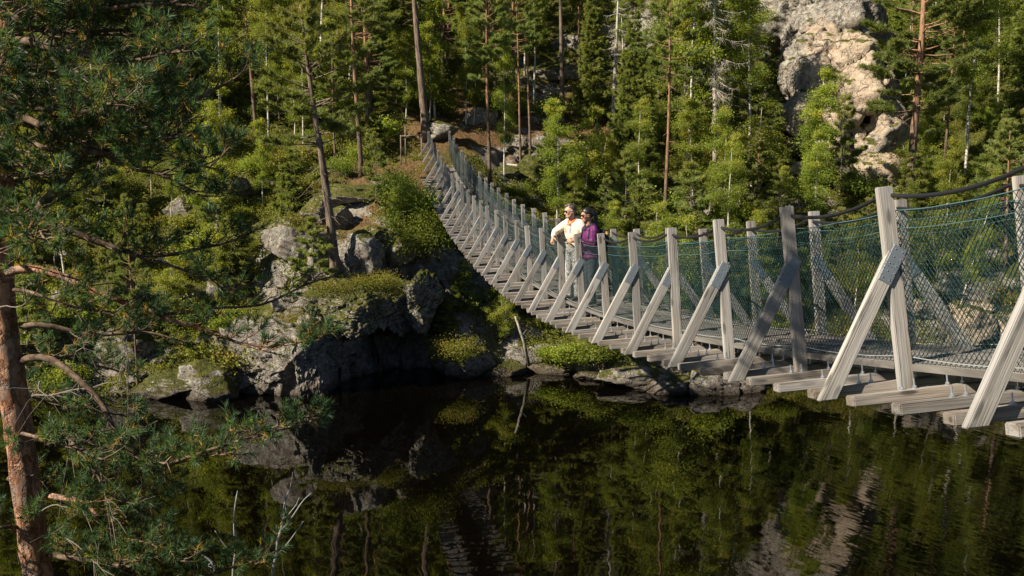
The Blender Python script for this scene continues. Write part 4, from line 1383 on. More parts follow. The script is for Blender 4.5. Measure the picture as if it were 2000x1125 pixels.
def shrub_kind(seed, Rc, h, nleaf, mat, leaf, lumps=9):
    rg = np.random.default_rng(seed)
    T, C = Buf(), Buf()
    for q in range(lumps):
        az = rg.uniform(0, 6.28)
        rr = Rc * math.sqrt(rg.random()) * 0.8
        tip = np.array([math.cos(az) * rr, math.sin(az) * rr, h * rg.uniform(0.45, 1.0) * (1 - 0.35 * rr / Rc)])
        mid = tip * np.array([0.45, 0.45, 0.55]) + rg.normal(size=3) * 0.06
        T.tube(np.array([(rg.normal() * 0.06, rg.normal() * 0.06, -0.15), mid, tip]), [0.022, 0.014, 0.004], 4, cap=False)
        n = nleaf // lumps
        s = rg.uniform(0.3, 1.05, n)
        pts = mid + (tip - mid) * s[:, None] + rg.normal(size=(n, 3)) * np.array([0.30, 0.30, 0.2]) * Rc * 0.75
        pts[:, 2] = np.maximum(pts[:, 2], 0.02)
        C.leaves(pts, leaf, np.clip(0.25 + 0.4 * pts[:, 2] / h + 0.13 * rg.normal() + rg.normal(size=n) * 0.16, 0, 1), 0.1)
    return {'trunk': T.mesh('stem', [M['twig']], True), 'crown': C.mesh('crown', [M[mat]])}


def dead_kind(seed, h, Rc, r0, live=0.0):
    """dying spruce: pale hanging branches, a few green tufts"""
    rg = np.random.default_rng(seed)
    P = trunk_line(h, 0.004, rg)
    t = np.linspace(0, 1, len(P))
    T = Buf(); T.tube(P, r0 * (1 - 0.93 * t) + 0.006, 8)
    Bh, C = Buf(), Buf()
    z = 0.28
    while z < 0.99:
        L0 = Rc * (0.35 + 0.65 * (1 - z) ** 0.6)
        for q in range(rg.integers(4, 7)):
            az = rg.uniform(0, 6.28); L = L0 * rg.uniform(0.5, 1.1)
            d = np.array([math.cos(az), math.sin(az), -0.35 + 0.4 * z])
            p = on_line(P, np.array([z]))[0]
            s = np.linspace(0, 1, 6)[:, None]
            br = p + d * L * s + np.array([0, 0, -0.30 * L]) * s ** 1.3 + np.array([0, 0, 0.25 * L]) * s ** 4
            Bh.tube(br, np.linspace(0.022, 0.005, 6), 4, cap=False)
            for w in range(int(12 * L)):
                sv = rg.uniform(0.15, 1)
                b = on_line(br, np.array([sv]))[0]
                dd = unit(d * 0.5 + perp(d) * rg.uniform(-1, 1) + np.array([0, 0, rg.uniform(-1.2, 0)]))
                ln = rg.uniform(0.15, 0.5) * (1.2 - sv) * min(L, 1.5)
                Bh.tube(np.array([b, b + dd * ln * 0.6, b + dd * ln + [0, 0, -0.1 * ln]]), [0.008, 0.006, 0.003], 3, cap=False)
                if rg.random() < live:
                    tufts(C, (b + dd * ln)[None], dd[None], rg, 9, 0.16, 0.026, 0.6, np.array([0.5]))
        z += rg.uniform(0.3, 0.5) / h
    out = {'trunk': T.mesh('trunk', [M['dead_bark']], True), 'branches': Bh.mesh('branches', [M['dead_bark']], True)}
    if C.n: out['crown'] = C.mesh('crown', [M['pine_needles']])
    return out


K = {
    'pine_a': pine_kind(11, 12, 0.52, 1.9, 0.125, 'pine_bark', 1.0),
    'pine_b': pine_kind(12, 14, 0.60, 1.7, 0.12, 'pine_bark', 0.9),
    'pine_c': pine_kind(13, 10, 0.38, 1.8, 0.115, 'pine_bark', 1.1),
    'pine_big': pine_kind(14, 17, 0.62, 2.8, 0.30, 'big_bark', 1.0, 6, 0.006),
    'pine_bushy': pine_kind(15, 11, 0.50, 2.6, 0.20, 'big_bark', 1.0, 30, 0.012),
    'pine_young': pine_kind(16, 4.5, 0.12, 1.15, 0.05, 'grey_bark', 1.2, 3),
    'pine_layer': pine_kind(17, 14, 0.30, 2.5, 0.19, 'pine_bark', 1.1, 20),
    'spruce_a': spruce_kind(21, 10, 1.7, 0.13),
    'spruce_b': spruce_kind(22, 7, 1.4, 0.10),
    'spruce_s': spruce_kind(23, 3.0, 0.95, 0.045, 0.04, 1.2),
    'birch_a': birch_kind(31, 9, 1.5, 0.075, 0.25, 5200),
    'birch_b': birch_kind(32, 7, 1.4, 0.06, 0.18, 4600, wob=0.03),
    'birch_c': birch_kind(33, 5, 1.3, 0.045, 0.10, 4200, stems=3),
    'birch_d': birch_kind(34, 11, 1.7, 0.085, 0.35, 5600, wob=0.025),
    'aspen': birch_kind(35, 8, 1.7, 0.07, 0.15, 5600, 'grey_bark', 'dark_leaves', 0.088),
    'shrub_a': shrub_kind(41, 1.0, 1.3, 3200, 'birch_leaves', 0.09),
    'shrub_b': shrub_kind(42, 1.1, 1.1, 3200, 'dark_leaves', 0.09),
    'shrub_c': shrub_kind(43, 0.9, 0.8, 2400, 'heath', 0.075),
    'shrub_big': shrub_kind(44, 1.9, 2.9, 11000, 'dark_leaves', 0.085, 26),
    'shrub_wide': shrub_kind(45, 1.7, 1.2, 7000, 'heath', 0.075, 22),
    'dead': dead_kind(51, 12, 2.3, 0.16, 0.12),
    'dead_b': dead_kind(52, 12, 1.1, 0.16, 0.0),
}
KH = dict(pine_a=12, pine_b=14, pine_c=10, pine_big=17, pine_bushy=11, pine_young=4.5, pine_layer=14, spruce_a=10, spruce_b=7, spruce_s=3.0, birch_a=9, birch_b=7, birch_c=5, birch_d=11,
          aspen=8, shrub_a=1.3, shrub_b=1.1, shrub_c=0.8, shrub_big=2.9, shrub_wide=1.2, dead=12, dead_b=12)
KN = dict(pine='pine_tree', spruce='spruce_tree', birch='birch_tree', aspen='aspen_tree', shrub='shrub', dead='dead_spruce')
TREES = []          # (px, py, x, y) of everything placed, for spacing


def plant(kind, label, px=None, py=None, h=None, wide=1.0, lean=(0, 0), spin=None, group=None, p=None, sink=0.1):
    c = hit(px, py) if p is None else np.asarray(p)
    s = (h or KH[kind]) / KH[kind]
    spin = random.uniform(0, 6.28) if spin is None else spin
    mw = Matrix.Translation(Vector(c) - Vector((0, 0, sink))) @ Matrix.Rotation(lean[0], 4, 'Y') @ Matrix.Rotation(lean[1], 4, 'X') @ Matrix.Rotation(spin, 4, 'Z') @ Matrix.Diagonal((s * wide, s * wide, s, 1))
    fam = kind.split('_')[0]
    root = thing(KN[fam], label, {'shrub': 'shrub'}.get(fam, 'tree'), mw=mw, group=group)
    for nm, me in K[kind].items():
        o = link('stem' if (fam == 'shrub' and nm == 'trunk') else nm, me, root)
    return c


def hero(kind, label, base, top, wide=1.0, bend=0.0, spin=None):
    """a tree of its own: stands where its foot shows, as tall as it looks, leaning as it leans"""
    c = hit(*base)
    tp = at(top[0], top[1], c[1])
    h = tp[2] - c[2]
    return plant(kind, label, *base, h=h / math.cos(math.atan2(tp[0] - c[0], h)), wide=wide, lean=(math.atan2(tp[0] - c[0], h), 0), spin=spin)


HEROES = [
    ('pine_big', 'tall bare dark pine trunk standing at the far end of the bridge', (833, 275), (795, -210), 1.0),
    ('pine_bushy', 'leaning pine with bushy crown on the rocky knoll left of the bridge', (658, 552), (584, 5), 1.0),
    ('pine_a', 'slim pine with orange upper trunk left of the bridge end', (707, 345), (680, -160), 1.0),
    ('pine_b', 'slim orange pine behind the bushy leaning pine', (541, 200), (532, -150), 0.9),
    ('pine_a', 'slender pine right of the bridge railing, trunk rising past the path', (957, 365), (945, -60), 0.9),
    ('pine_b', 'left one of two pines side by side beside the grey slab', (1018, 342), (1008, -70), 0.8),
    ('pine_b', 'right one of two pines side by side beside the grey slab', (1036, 316), (1032, -90), 0.8),
    ('pine_big', 'thick brown pine trunk above the heath slope right of the path', (1099, 232), (1086, -260), 0.62),
    ('dead_b', 'tall grey dead spruce with short bare branches in the middle of the forest', (1196, 275), (1213, -120), 1.0),
    ('pine_b', 'tall orange pine trunk behind the couple, standing alone', (1298, 452), (1304, -60), 0.95),
    ('dead', 'dying spruce with pale hanging branches left of the beige crag', (1398, 325), (1392, -190), 1.0),
    ('pine_layer', 'big orange pine with layered crown right of the beige crag', (1776, 402), (1812, -260), 1.0),
    ('birch_d', 'tall white birch with a side limb right of the layered pine', (1884, 345), (1912, -60), 1.0),
    ('pine_young', 'slender young pine standing in front of the beige crag', (1640, 385), (1652, 190), 0.8),
    ('pine_young', 'small crooked pine growing on the face of the crag', (1533, 145), (1560, 15), 0.9),
    ('birch_c', 'light green young birch bush right behind the couple', (1145, 392), (1150, 235), 1.15),
    ('birch_c', 'pale birch clump with white stems behind the bridge cables', (1478, 375), (1490, 190), 1.2),
    ('birch_b', 'young birch leaning over the pale stones behind the bridge', (1448, 430), (1425, 255), 1.0),
    ('birch_b', 'leafy birch left of the white birch clump', (1352, 400), (1345, 200), 1.25),
    ('spruce_s', 'small bright green spruce under the bridge beside the dark overhang', (905, 600), (905, 505), 1.1),
    ('spruce_s', 'low spreading spruce on the ledge below the small bright spruce', (868, 645), (872, 575), 1.6),
    ('aspen', 'dark leafy bush tree on the knoll edge left of the bridge', (790, 520), (782, 360), 1.25),
    ('birch_c', 'round leafy bush under the bridge above the leaning snag', (985, 660), (975, 555), 1.2),
    ('shrub_a', 'bright green bush at the foot of the leaning snag', (1060, 715), (1062, 665), 1.2),
    ('shrub_a', 'second bright bush on the shore right of the leaning snag', (1120, 712), (1118, 660), 1.5),
    ('shrub_b', 'dark juniper bush on the shore under the bridge', (1170, 715), (1172, 660), 1.5),
    ('pine_c', 'thin pine trunk rising on the left slope behind the close pine', (270, 765), (245, 380), 0.55),
    ('birch_d', 'white birch stem left of the leaning pine, behind dark branches', (330, 470), (345, 250), 0.7),
    ('pine_young', 'young pine with thin dark stem by the brown path left of the bridge', (735, 395), (733, 260), 0.75),
    ('pine_c', 'thin dark pine left of the slim orange-topped pine', (655, 320), (650, 60), 0.8),
    ('birch_a', 'thin pale birch stem behind the bridge railing', (985, 350), (980, 60), 0.7),
    ('birch_a', 'pale birch beside the brown path above the bridge end', (910, 250), (905, 10), 0.75),
    ('birch_b', 'second pale birch beside the brown path above the bridge end', (925, 245), (930, 60), 0.75),
    ('spruce_s', 'small dark spruce left of the bridge end', (735, 300), (733, 215), 1.1),
    ('birch_a', 'leaning birch with thin white stem behind the netting', (1868, 620), (1955, 330), 0.55),
    ('spruce_a', 'dark spruce beside the tall grey dead spruce', (1235, 330), (1240, 10), 1.0),
    ('spruce_a', 'spruce standing left of the tall grey dead spruce', (1160, 240), (1160, -40), 1.0),
    ('spruce_b', 'grey green spruce in the shade right of the grey dead spruce', (1262, 385), (1262, 180), 0.9),
]
for kd_, lab_, p_, h_ in [('shrub_big', 'large dark green bush on the knoll edge left of the bridge', hit(800, 470), 3.0), ('shrub_big', 'dark green bush hanging over the rock buttress beside the bridge', at(835, 505, 42.6), 2.6),
                         ('shrub_big', 'dark green bush above the large dark bush on the knoll, near the brown path', hit(770, 400), 2.0),
                         ('shrub_wide', 'low olive heath cushion on the rock brow below the leaning pine', at(655, 575, 39.4), 0.8), ('shrub_wide', 'low olive heath cushion on the roof of the dark overhang', at(735, 560, 40.6), 0.8),
                         ('shrub_wide', 'yellow green heath cushion left of the rock brow', at(600, 640, 39.6), 0.9), ('shrub_wide', 'mossy heath cushion on top of the ribbed cliff at the water', at(545, 660, 39.4), 0.9),
                         ('shrub_wide', 'green cushion on the rock rib right of the dark overhang', at(885, 690, 40.8), 0.9)]:
    plant(kd_, lab_, h=h_, p=p_, sink=0.15)
OCC = []
for h_ in HEROES:
    c = hero(*h_)
    OCC.append((c[0], c[1]))

SHORT = ['tall bare pine', 'bushy leaning pine', 'slim pine with orange trunk', 'slim orange pine', 'slender pine by the railing', 'left of the paired pines', 'right of the paired pines', 'thick brown pine trunk', 'tall grey dead spruce', 'orange pine behind the couple', 'dying pale spruce', 'big layered pine', 'tall white birch', 'young pine before the crag', 'crooked pine on the crag', 'birch bush behind the couple', 'pale birch clump', 'leaning young birch', 'leafy birch by the clump', 'small bright spruce', 'low spreading spruce', 'knoll bush tree', 'round bush under the bridge', 'bush at the grey snag', 'second shore bush', 'dark juniper bush', 'thin pine on the left slope', 'white stem behind dark branches', 'young pine by the path', 'thin dark pine', 'thin birch behind the railing', 'pale birch by the path', 'second birch by the path', 'small dark spruce', 'leaning birch behind the netting', 'dark spruce by the dead spruce', 'spruce left of the dead spruce', 'grey green spruce']
# random forest around them
HP = [(px_of(hit(*h_[2])), h_[1]) for h_ in HEROES]


def open_zone(px, py, big):
    """clearings of the photo where no tall tree stands in front"""
    for cx, cy, rx, ry in ([(960, 300, 190, 75), (700, 470, 190, 170), (1640, 320, 130, 95), (1600, 150, 160, 260), (1060, 320, 140, 60), (1120, 290, 110, 60), (1000, 650, 150, 90), (560, 680, 150, 120)] if big else
                           [(860, 285, 70, 60), (1000, 285, 140, 50), (700, 430, 90, 80), (1630, 250, 110, 110), (690, 560, 80, 60), (1000, 690, 20, 20)]):
        if ((px - cx) / rx) ** 2 + ((py - cy) / ry) ** 2 < 1: return True
    return False


def near_bridge(x, y, r):
    i = (y - Y0) / SY
    ax = X0 + SX * i + 1.2
    return i < 27.5 and abs(x - ax) < r


WHERE = [((0, 330), (-100, 330), 'on the upper slope behind the close pine'), ((0, 440), (330, 900), 'on the lower slope behind the close pine'), ((330, 640), (-200, 130), 'high on the slope above the leaning pine'),
         ((330, 640), (130, 330), 'on the slope behind the leaning pine'), ((440, 660), (330, 900), 'on the bank left of the leaning pine'), ((640, 830), (-200, 150), 'high in the forest left of the tall bare pine'),
         ((640, 830), (150, 900), 'on the slope left of the bridge end'), ((830, 1100), (-200, 120), 'high in the forest above the brown path'), ((830, 1100), (120, 300), 'beside the brown path above the bridge'),
         ((830, 1100), (300, 900), 'on the slope behind the bridge railing'), ((1100, 1330), (-200, 150), 'high in the forest around the grey dead spruce'), ((1100, 1330), (150, 330), 'on the slope below the grey dead spruce'),
         ((1100, 1330), (330, 900), 'on the slope behind the couple'), ((1330, 1500), (-200, 200), 'high on the slope left of the beige crag'), ((1330, 1560), (200, 420), 'below the dying spruce left of the crag'),
         ((1330, 1720), (420, 900), 'behind the bridge cables right of the couple'), ((1500, 1720), (-300, 420), 'around the foot of the beige crag'), ((1720, 2050), (-300, 200), 'high on the slope right of the crag'),
         ((1720, 2050), (200, 400), 'on the slope around the layered pine'), ((1720, 2100), (400, 900), 'on the bank behind the near netting')]
KIND_WORDS = dict(pine='slender pine', spruce='dark spruce', birch='leafy birch', aspen='dark broadleaved tree', shrub='leafy bush')
SIZE_WORDS = [('low ', 0.0), ('middling ', 1.0)]


def where(px, py):
    for (a, b), (c_, d), w in WHERE:
        if a <= px < b and c_ <= py < d: return w
    return 'at the edge of the forest'


def scatter(n, kinds, wts, yr, hr, dmin, seed, big=True, only=None):
    rg = np.random.default_rng(seed)
    got = tries = 0
    while got < n and tries < n * 60:
        tries += 1
        y = rg.uniform(*yr)
        x = rg.uniform(-0.60, 0.60) * y
        i_ = np.interp(x, SH[:, 0], SH[:, 1])
        if y < i_ + (2.2 if big else 1.0): continue
        z = float(zt(np.array([x]), np.array([y]))[0])
        px, py = px_of((x, y, z))
        if big and px < 640 and py > 300 and rg.random() < 0.72: continue
        if open_zone(px, py, big) or near_bridge(x, y, 2.6 if big else 1.7): continue
        if only and not only(px, py): continue
        if any((x - a) ** 2 + (y - b) ** 2 < dmin ** 2 for a, b in OCC): continue
        kd = rg.choice(kinds, p=np.array(wts) / sum(wts))
        h = rg.uniform(*hr) * (KH[kd] if not big else 1)
        if kd.startswith('pine_young') or kd == 'spruce_s' or kd == 'birch_c': h = min(h, rg.uniform(2.2, 5.0))
        tp = px_of((x, y, z + h))
        if big and open_zone(tp[0], tp[1] + 20, True) and rg.random() < 0.93: continue
        fam = kd.split('_')[0]
        w = where(px, py)
        sw = '' if fam == 'shrub' else ('young ' if h < 5 else ('tall ' if h > 9 else ''))
        OCC.append((x, y))
        hx, hy, hn = min(((a[0], a[1], b) for (a, _), b in zip(HP, SHORT)), key=lambda q_: (q_[0] - px) ** 2 + 2 * (q_[1] - py) ** 2)
        dx, dy = px - hx, py - hy
        rel = ('close ' if abs(dx) < 45 else '') + ('left of the ' if dx < 0 else 'right of the ') if abs(dx) > abs(dy) else ('downhill of the ' if dy > 0 else 'uphill of the ')
        plant(kd, sw + KIND_WORDS[fam] + ' ' + rel + hn, h=h, wide=rg.uniform(0.85, 1.2), lean=(rg.normal() * 0.025, rg.normal() * 0.02), p=(x, y, z), group=(fam + ' trees of the hillside forest' if fam != 'shrub' else 'bushes of the hillside forest'))
        got += 1
    return got


scatter(190, ['pine_a', 'pine_b', 'pine_c', 'spruce_a', 'birch_a', 'birch_b', 'birch_d', 'aspen', 'pine_layer'], [3, 2, 4, 1.6, 6, 5, 5, 4, 1], (54, 96), (6, 12), 1.6, 101)
scatter(110, ['pine_c', 'spruce_b', 'birch_b', 'birch_c', 'aspen', 'pine_young', 'birch_a', 'spruce_s'], [2, 2, 4, 4, 2, 3, 2, 2], (42, 62), (3, 7), 1.5, 102)
scatter(170, ['shrub_a', 'shrub_b', 'shrub_c', 'spruce_s', 'pine_young'], [4, 4, 4, 0.6, 0.8], (37, 66), (0.7, 1.5), 0.9, 103, False)

scatter(100, ['birch_c', 'birch_b', 'aspen', 'shrub_big', 'birch_a'], [4, 4, 2, 0.7, 3], (44, 86), (2.4, 5.2), 1.2, 104)

scatter(55, ['pine_b', 'pine_a', 'birch_d'], [5, 3, 2], (56, 92), (9, 14), 1.1, 105)

# leaning grey snag at the water
c = hit(1036, 727)
tp = at(1006, 618, c[1] - 0.6)
B = Buf()
B.tube(np.array([c - [0, 0, 0.3], c + (tp - c) * 0.5 + [0.04, 0, 0.0], tp]), [0.085, 0.065, 0.035], 8)
B.tube(np.array([c + (tp - c) * 0.6, c + (tp - c) * 0.7 + [0.3, -0.1, 0.1]]), [0.02, 0.006], 5)
tag(link('snag', B.mesh('snag', [M['dead_bark']], True)), 'grey dead trunk leaning over the water under the bridge', 'dead tree')

# fallen logs
for a, b, r_, lab in [((640, 412), (755, 383), 0.085, 'pale fallen log lying across the knoll above the leaning pine'), ((990, 325), (1090, 338), 0.07, 'grey fallen log below the two pines side by side'),
                      ((1020, 345), (1075, 300), 0.06, 'thin bleached branch lying on the slope below the grey slab')]:
    p0, p1 = hit(*a), hit(*b)
    B = Buf()
    mid = (p0 + p1) / 2 + [0, 0, 0.12]
    B.tube(np.array([p0 + [0, 0, 0.1], mid, p1 + [0, 0, 0.08]]), [r_, r_ * 0.85, r_ * 0.55], 8)
    tag(link('fallen_log', B.mesh('fallen_log', [M['dead_bark']], True)), lab, 'log')

# little pole stand left of the bridge end
c = hit(788, 322)
rt = thing('pole_rack', 'small rack of thin poles with crossbar left of the bridge end', 'rack', c)
for dx, hgt in ((-0.12, 1.5), (0.12, 2.0), (0.95, 1.55)):
    B = Buf(); B.tube(np.array([c + [dx, 0, -0.2], c + [dx, 0, hgt]]), 0.032, 7)
    child('pole', B.mesh('pole', [M['grey_bark']], True), rt)
B = Buf(); B.tube(np.array([c + [-0.12, -0.07, 1.45], c + [1.0, -0.07, 1.5]]), 0.028, 6)
child('crossbar', B.mesh('crossbar', [M['grey_bark']], True), rt)

# ------------------------------------------------------------------ heath, moss and seedlings on the forest floor
rg = np.random.default_rng(77)
n = 230000
y = 36 + (rg.random(n) ** 1.25) * 50
x = rg.uniform(-0.58, 0.58, n) * y
z = zt(x, y)
cl = fbm(np.stack([x * 0.5, y * 0.5, np.zeros(n)], -1), 4)
inr = np.interp(x, SH[:, 0], SH[:, 1])
gi = np.clip(np.searchsorted(gx, x), 0, nx - 1)
gj = np.clip(np.searchsorted(gy, y), 0, ny - 1)
rk = rocky.reshape(ny, nx)[gj, gi]
pv = pathv.reshape(ny, nx)[gj, gi]
stp = steep.reshape(ny, nx)[gj, gi]
i_ = (y - Y0) / SY
onb = (np.abs(x - (X0 + SX * i_ + 1.2)) < 1.0) & (i_ > 23)
keep = (y > inr + 0.7) & (cl > -0.35 + rk * 0.45 + pv * 0.9 + np.maximum(stp - 0.4, 0) * 2) & ~onb
x, y, z, cl = x[keep], y[keep], z[keep], cl[keep]
B = Buf()
nq = 4
PP = np.repeat(np.stack([x, y, z], -1), nq, 0) + rg.normal(size=(len(x) * nq, 3)) * np.array([0.11, 0.11, 0.05]) + np.array([0, 0, 1]) * (rg.random(len(x) * nq) * np.repeat(0.10 + 0.22 * np.clip(cl, 0, 1), nq))[:, None]
hue = np.clip(0.42 + 0.28 * fbm(np.stack([x * 0.23 + 40, y * 0.23, 0 * x], -1), 3), 0, 1)
B.leaves(PP, 0.085, np.clip(np.repeat(hue, nq) + rg.normal(size=len(PP)) * 0.14, 0, 1), -0.5)
tag(link('undergrowth', B.mesh('undergrowth', [M['heath']])), 'low heath, berry shrubs and moss covering the forest floor', 'undergrowth', None, 'stuff')

# ------------------------------------------------------------------ the close pine at the left edge
YP = 7.6
pine_pts = np.array([at(a, b, YP) for a, b in [(150, 1500), (92, 1260), (74, 1125), (58, 1000), (42, 880), (28, 780), (12, 680), (2, 580), (-3, 480), (0, 380), (6, 250), (12, 100), (22, -60), (30, -250), (30, -480), (40, -760), (50, -1100)]])
pine_rad = np.array([0.17, 0.155, 0.146, 0.143, 0.14, 0.138, 0.134, 0.128, 0.123, 0.12, 0.113, 0.105, 0.095, 0.085, 0.07, 0.05, 0.015])
pine_pts[0] = [pine_pts[0][0], YP, float(zt(np.array([pine_pts[0][0]]), np.array([YP]))[0]) - 0.2]
cpine = thing('pine_tree', 'close orange-barked pine with green needles at the left edge of the near bank', 'tree', pine_pts[0])
tt = np.linspace(0, len(pine_pts) - 1, 120)
tp_ = np.stack([np.interp(tt, np.arange(len(pine_pts)), pine_pts[:, q]) for q in range(3)], 1)
tr_ = np.interp(tt, np.arange(len(pine_pts)), pine_rad)
B = Buf()
B.tube(tp_ - pine_pts[0], tr_ * 0.74, 28)
V = B.V[0]
m_ = len(tp_)
axis_ = np.repeat(tp_ - pine_pts[0], 28, 0)
rad_ = unit(V[:m_ * 28] - axis_)
Pn = V[:m_ * 28]
V[:m_ * 28] += rad_ * (fbm(Pn * np.array([9, 9, 4.5]), 4, True) * 0.012)[:, None]
child('trunk', B.mesh('trunk', [M['orange_bark']], True), cpine, Matrix.Translation(Vector(pine_pts[0])))
rg = np.random.default_rng(5)


def smooth_line(pts, n):
    pts = np.asarray(pts, float)
    k_ = np.linspace(0, len(pts) - 1, n)
    q = np.stack([np.interp(k_, np.arange(len(pts)), pts[:, c]) for c in range(3)], 1)
    for _ in range(2): q[1:-1] = (q[:-2] + 2 * q[1:-1] + q[2:]) / 4
    return q


def needles(C, S, D, Ln, old, nn):
    """needle shoots: base S, direction D, length Ln; 'old' marks shoots with yellow inner needles"""
    n = len(S)
    D = unit(D)
    u = rg.random((n, nn))
    ax = np.repeat(D, nn, 0)
    r = rg.normal(size=(n * nn, 3))
    r = unit(r - (r * ax).sum(1, keepdims=True) * ax)
    P = np.repeat(S, nn, 0) + ax * (u.ravel() * np.repeat(Ln, nn))[:, None]
    fw = 0.45 + 0.75 * u.ravel()
    d = unit(ax * fw[:, None] + r * 0.8) + np.array([0, 0, -0.05])
    a = np.clip(0.38 + 0.14 * rg.normal(size=n * nn) + 0.10 * np.repeat(rg.normal(size=n), nn), 0, 0.72)
    yl = (u.ravel() < 0.32) & (np.repeat(old, nn) > rg.random(n * nn))
    a[yl] = rg.uniform(0.8, 1.0, yl.sum())
    C.blades(P, d, rg.uniform(0.05, 0.08, n * nn), 0.0062, a)


def pine_branch(pts, r0, twig=1.0, dens=1.0, first=0.2, nn=46, lab=None, tw_len=0.5, bark='twig'):
    """one limb of the close pine: limb, twigs and needle shoots"""
    L_ = np.linalg.norm(np.diff(pts, axis=0), axis=1).sum()
    br = smooth_line(pts, max(8, int(L_ / 0.09)))
    br = br + np.stack([perlin(br * 2.2 + c * 9) for c in range(3)], 1) * 0.045
    Tb, C = Buf(), Buf()
    Tb.tube(br, np.linspace(r0, 0.006, len(br)), 8)
    S, D, Ln, O = [], [], [], []
    dirs = unit(np.gradient(br, axis=0))

    def shoot(p, d, l, o): S.append(p); D.append(d); Ln.append(l); O.append(o)
    n = int(L_ / 0.08 * twig)
    for q in range(n):
        s = first + (1 - first) * (q + rg.random()) / n
        i = min(len(br) - 1, int(s * (len(br) - 1)))
        p, d = br[i], dirs[i]
        side = perp(d) * (1 if q % 2 else -1)
        dd = unit(d * rg.uniform(0.35, 0.9) + side * rg.uniform(0.3, 1.0) + np.array([0, 0, rg.uniform(-0.35, 0.65)]))
        l = tw_len * rg.uniform(0.45, 1.1) * (1.15 - 0.65 * s)
        tw = p + dd * l * np.linspace(0, 1, 5)[:, None] + np.array([0, 0, 0.22 * l]) * (np.linspace(0, 1, 5) ** 2)[:, None] + rg.normal(size=(5, 3)) * 0.018 * np.linspace(0, 1, 5)[:, None]
        Tb.tube(tw, np.linspace(0.0075, 0.003, 5), 4, cap=False)
        if rg.random() < 0.16: continue            # a bare twig
        tdir = unit(tw[-1] - tw[-2])
        for w in range(max(3, int(8 * dens * l / 0.4))):
            sv = rg.uniform(0.35, 1.0)
            b = on_line(tw, np.array([sv]))[0]
            sd = unit(np.cross(tdir, rg.normal(size=3)))
            d2 = unit(tdir * 0.8 + sd * rg.uniform(0.4, 1.0) + np.array([0, 0, 0.25]))
            l2 = rg.uniform(0.03, 0.13)
            Tb.tube(np.array([b, b + d2 * l2]), [0.0035, 0.0025], 3, cap=False)
            shoot(b + d2 * l2 * 0.6, d2 + [0, 0, 0.2], rg.uniform(0.06, 0.13), rg.choice([0.0, 0.25, 0.9], p=[0.35, 0.35, 0.3]))
        shoot(tw[-1], tdir + [0, 0, 0.25], rg.uniform(0.07, 0.11), 0.3)
    shoot(br[-1], dirs[-1], 0.1, 0.2)
    lb = child('branch', Tb.mesh('branch', [M[bark]], True), cpine)
    if lab: lb["label"] = lab
    needles(C, np.array(S), np.array(D), np.array(Ln), np.array(O), nn)
    child('needles', C.mesh('needles', [M['near_needles']]), lb)


def limb(px_pts, y0=0.0, y1=0.0, **kw):
    m = len(px_pts)
    pine_branch(np.array([at(a, b, YP + y0 + (y1 - y0) * q / (m - 1)) for q, (a, b) in enumerate(px_pts)]), **kw)


limb([(5, 535), (60, 522), (130, 545), (215, 590), (300, 612), (400, 640), (480, 668), (545, 690)], 0, -0.5, r0=0.036, first=0.25, dens=0.6, tw_len=0.32, twig=0.7, bark='orange_bark', lab='orange limb reaching far over the water')
limb([(300, 612), (370, 610), (450, 600), (530, 590), (600, 560), (640, 545)], -0.2, 0.2, r0=0.013, first=0.15, tw_len=0.28, dens=0.6, twig=0.75)
limb([(470, 665), (540, 675), (600, 672), (640, 655)], -0.4, -0.6, r0=0.011, first=0.3, tw_len=0.18, dens=0.6)
limb([(0, 420), (100, 440), (180, 470), (260, 500), (340, 505), (430, 480), (500, 452)], 0, 0.4, r0=0.034, first=0.15, tw_len=0.36, dens=0.75, twig=0.8)
limb([(260, 500), (330, 525), (400, 548), (450, 566)], 0.2, -0.4, r0=0.014, first=0.1, tw_len=0.3, dens=0.7, twig=0.8)
limb([(60, 430), (90, 390), (130, 350), (165, 305), (208, 256), (240, 213), (252, 180)], -0.2, -0.5, r0=0.045, first=0.3, bark='twig')
limb([(190, 280), (260, 262), (330, 222), (400, 184), (440, 165), (480, 140)], -0.4, -0.2, r0=0.024, first=0.1, tw_len=0.42)
limb([(165, 300), (240, 300), (310, 300), (380, 320), (430, 330)], -0.4, -0.9, r0=0.02, first=0.1)
limb([(0, 169), (55, 168), (120, 200), (190, 215), (270, 225), (340, 215)], 0, 0.6, r0=0.04, first=0.2)
limb([(20, 30), (110, 40), (200, 22), (300, 15), (400, 12)], 0, -0.4, r0=0.035, first=0.15)
limb([(14, 80), (100, 95), (190, 110), (280, 120), (370, 95)], 0, -0.8, r0=0.034, first=0.15)
limb([(8, 230), (90, 250), (180, 290), (260, 330), (330, 345), (400, 390)], 0, -0.9, r0=0.03, first=0.2, dens=0.7, tw_len=0.38)
limb([(40, 640), (170, 650), (270, 655), (350, 668)], 0, 0.3, r0=0.026, first=0.25, bark='twig', tw_len=0.42)
limb([(30, 705), (100, 700), (153, 725), (199, 792), (213, 828), (242, 867), (277, 896), (330, 912), (400, 885), (470, 890)], 0, -0.6, r0=0.03, first=0.3, bark='twig', tw_len=0.36)
limb([(330, 905), (400, 880), (470, 862), (530, 850), (590, 828), (625, 815)], -0.5, -0.8, r0=0.012, first=0.1, tw_len=0.26)
limb([(70, 852), (150, 862), (210, 872), (270, 890), (330, 935)], 0, 0.5, r0=0.03, first=0.25, bark='twig', tw_len=0.36)
limb([(135, 865), (180, 910), (205, 960), (250, 985), (290, 990)], -0.1, -0.4, r0=0.014, first=0.2, tw_len=0.32)
limb([(90, 965), (140, 972), (175, 995), (210, 1020), (270, 1060), (330, 1075)], 0, -0.5, r0=0.028, first=0.3, bark='orange_bark', tw_len=0.34)
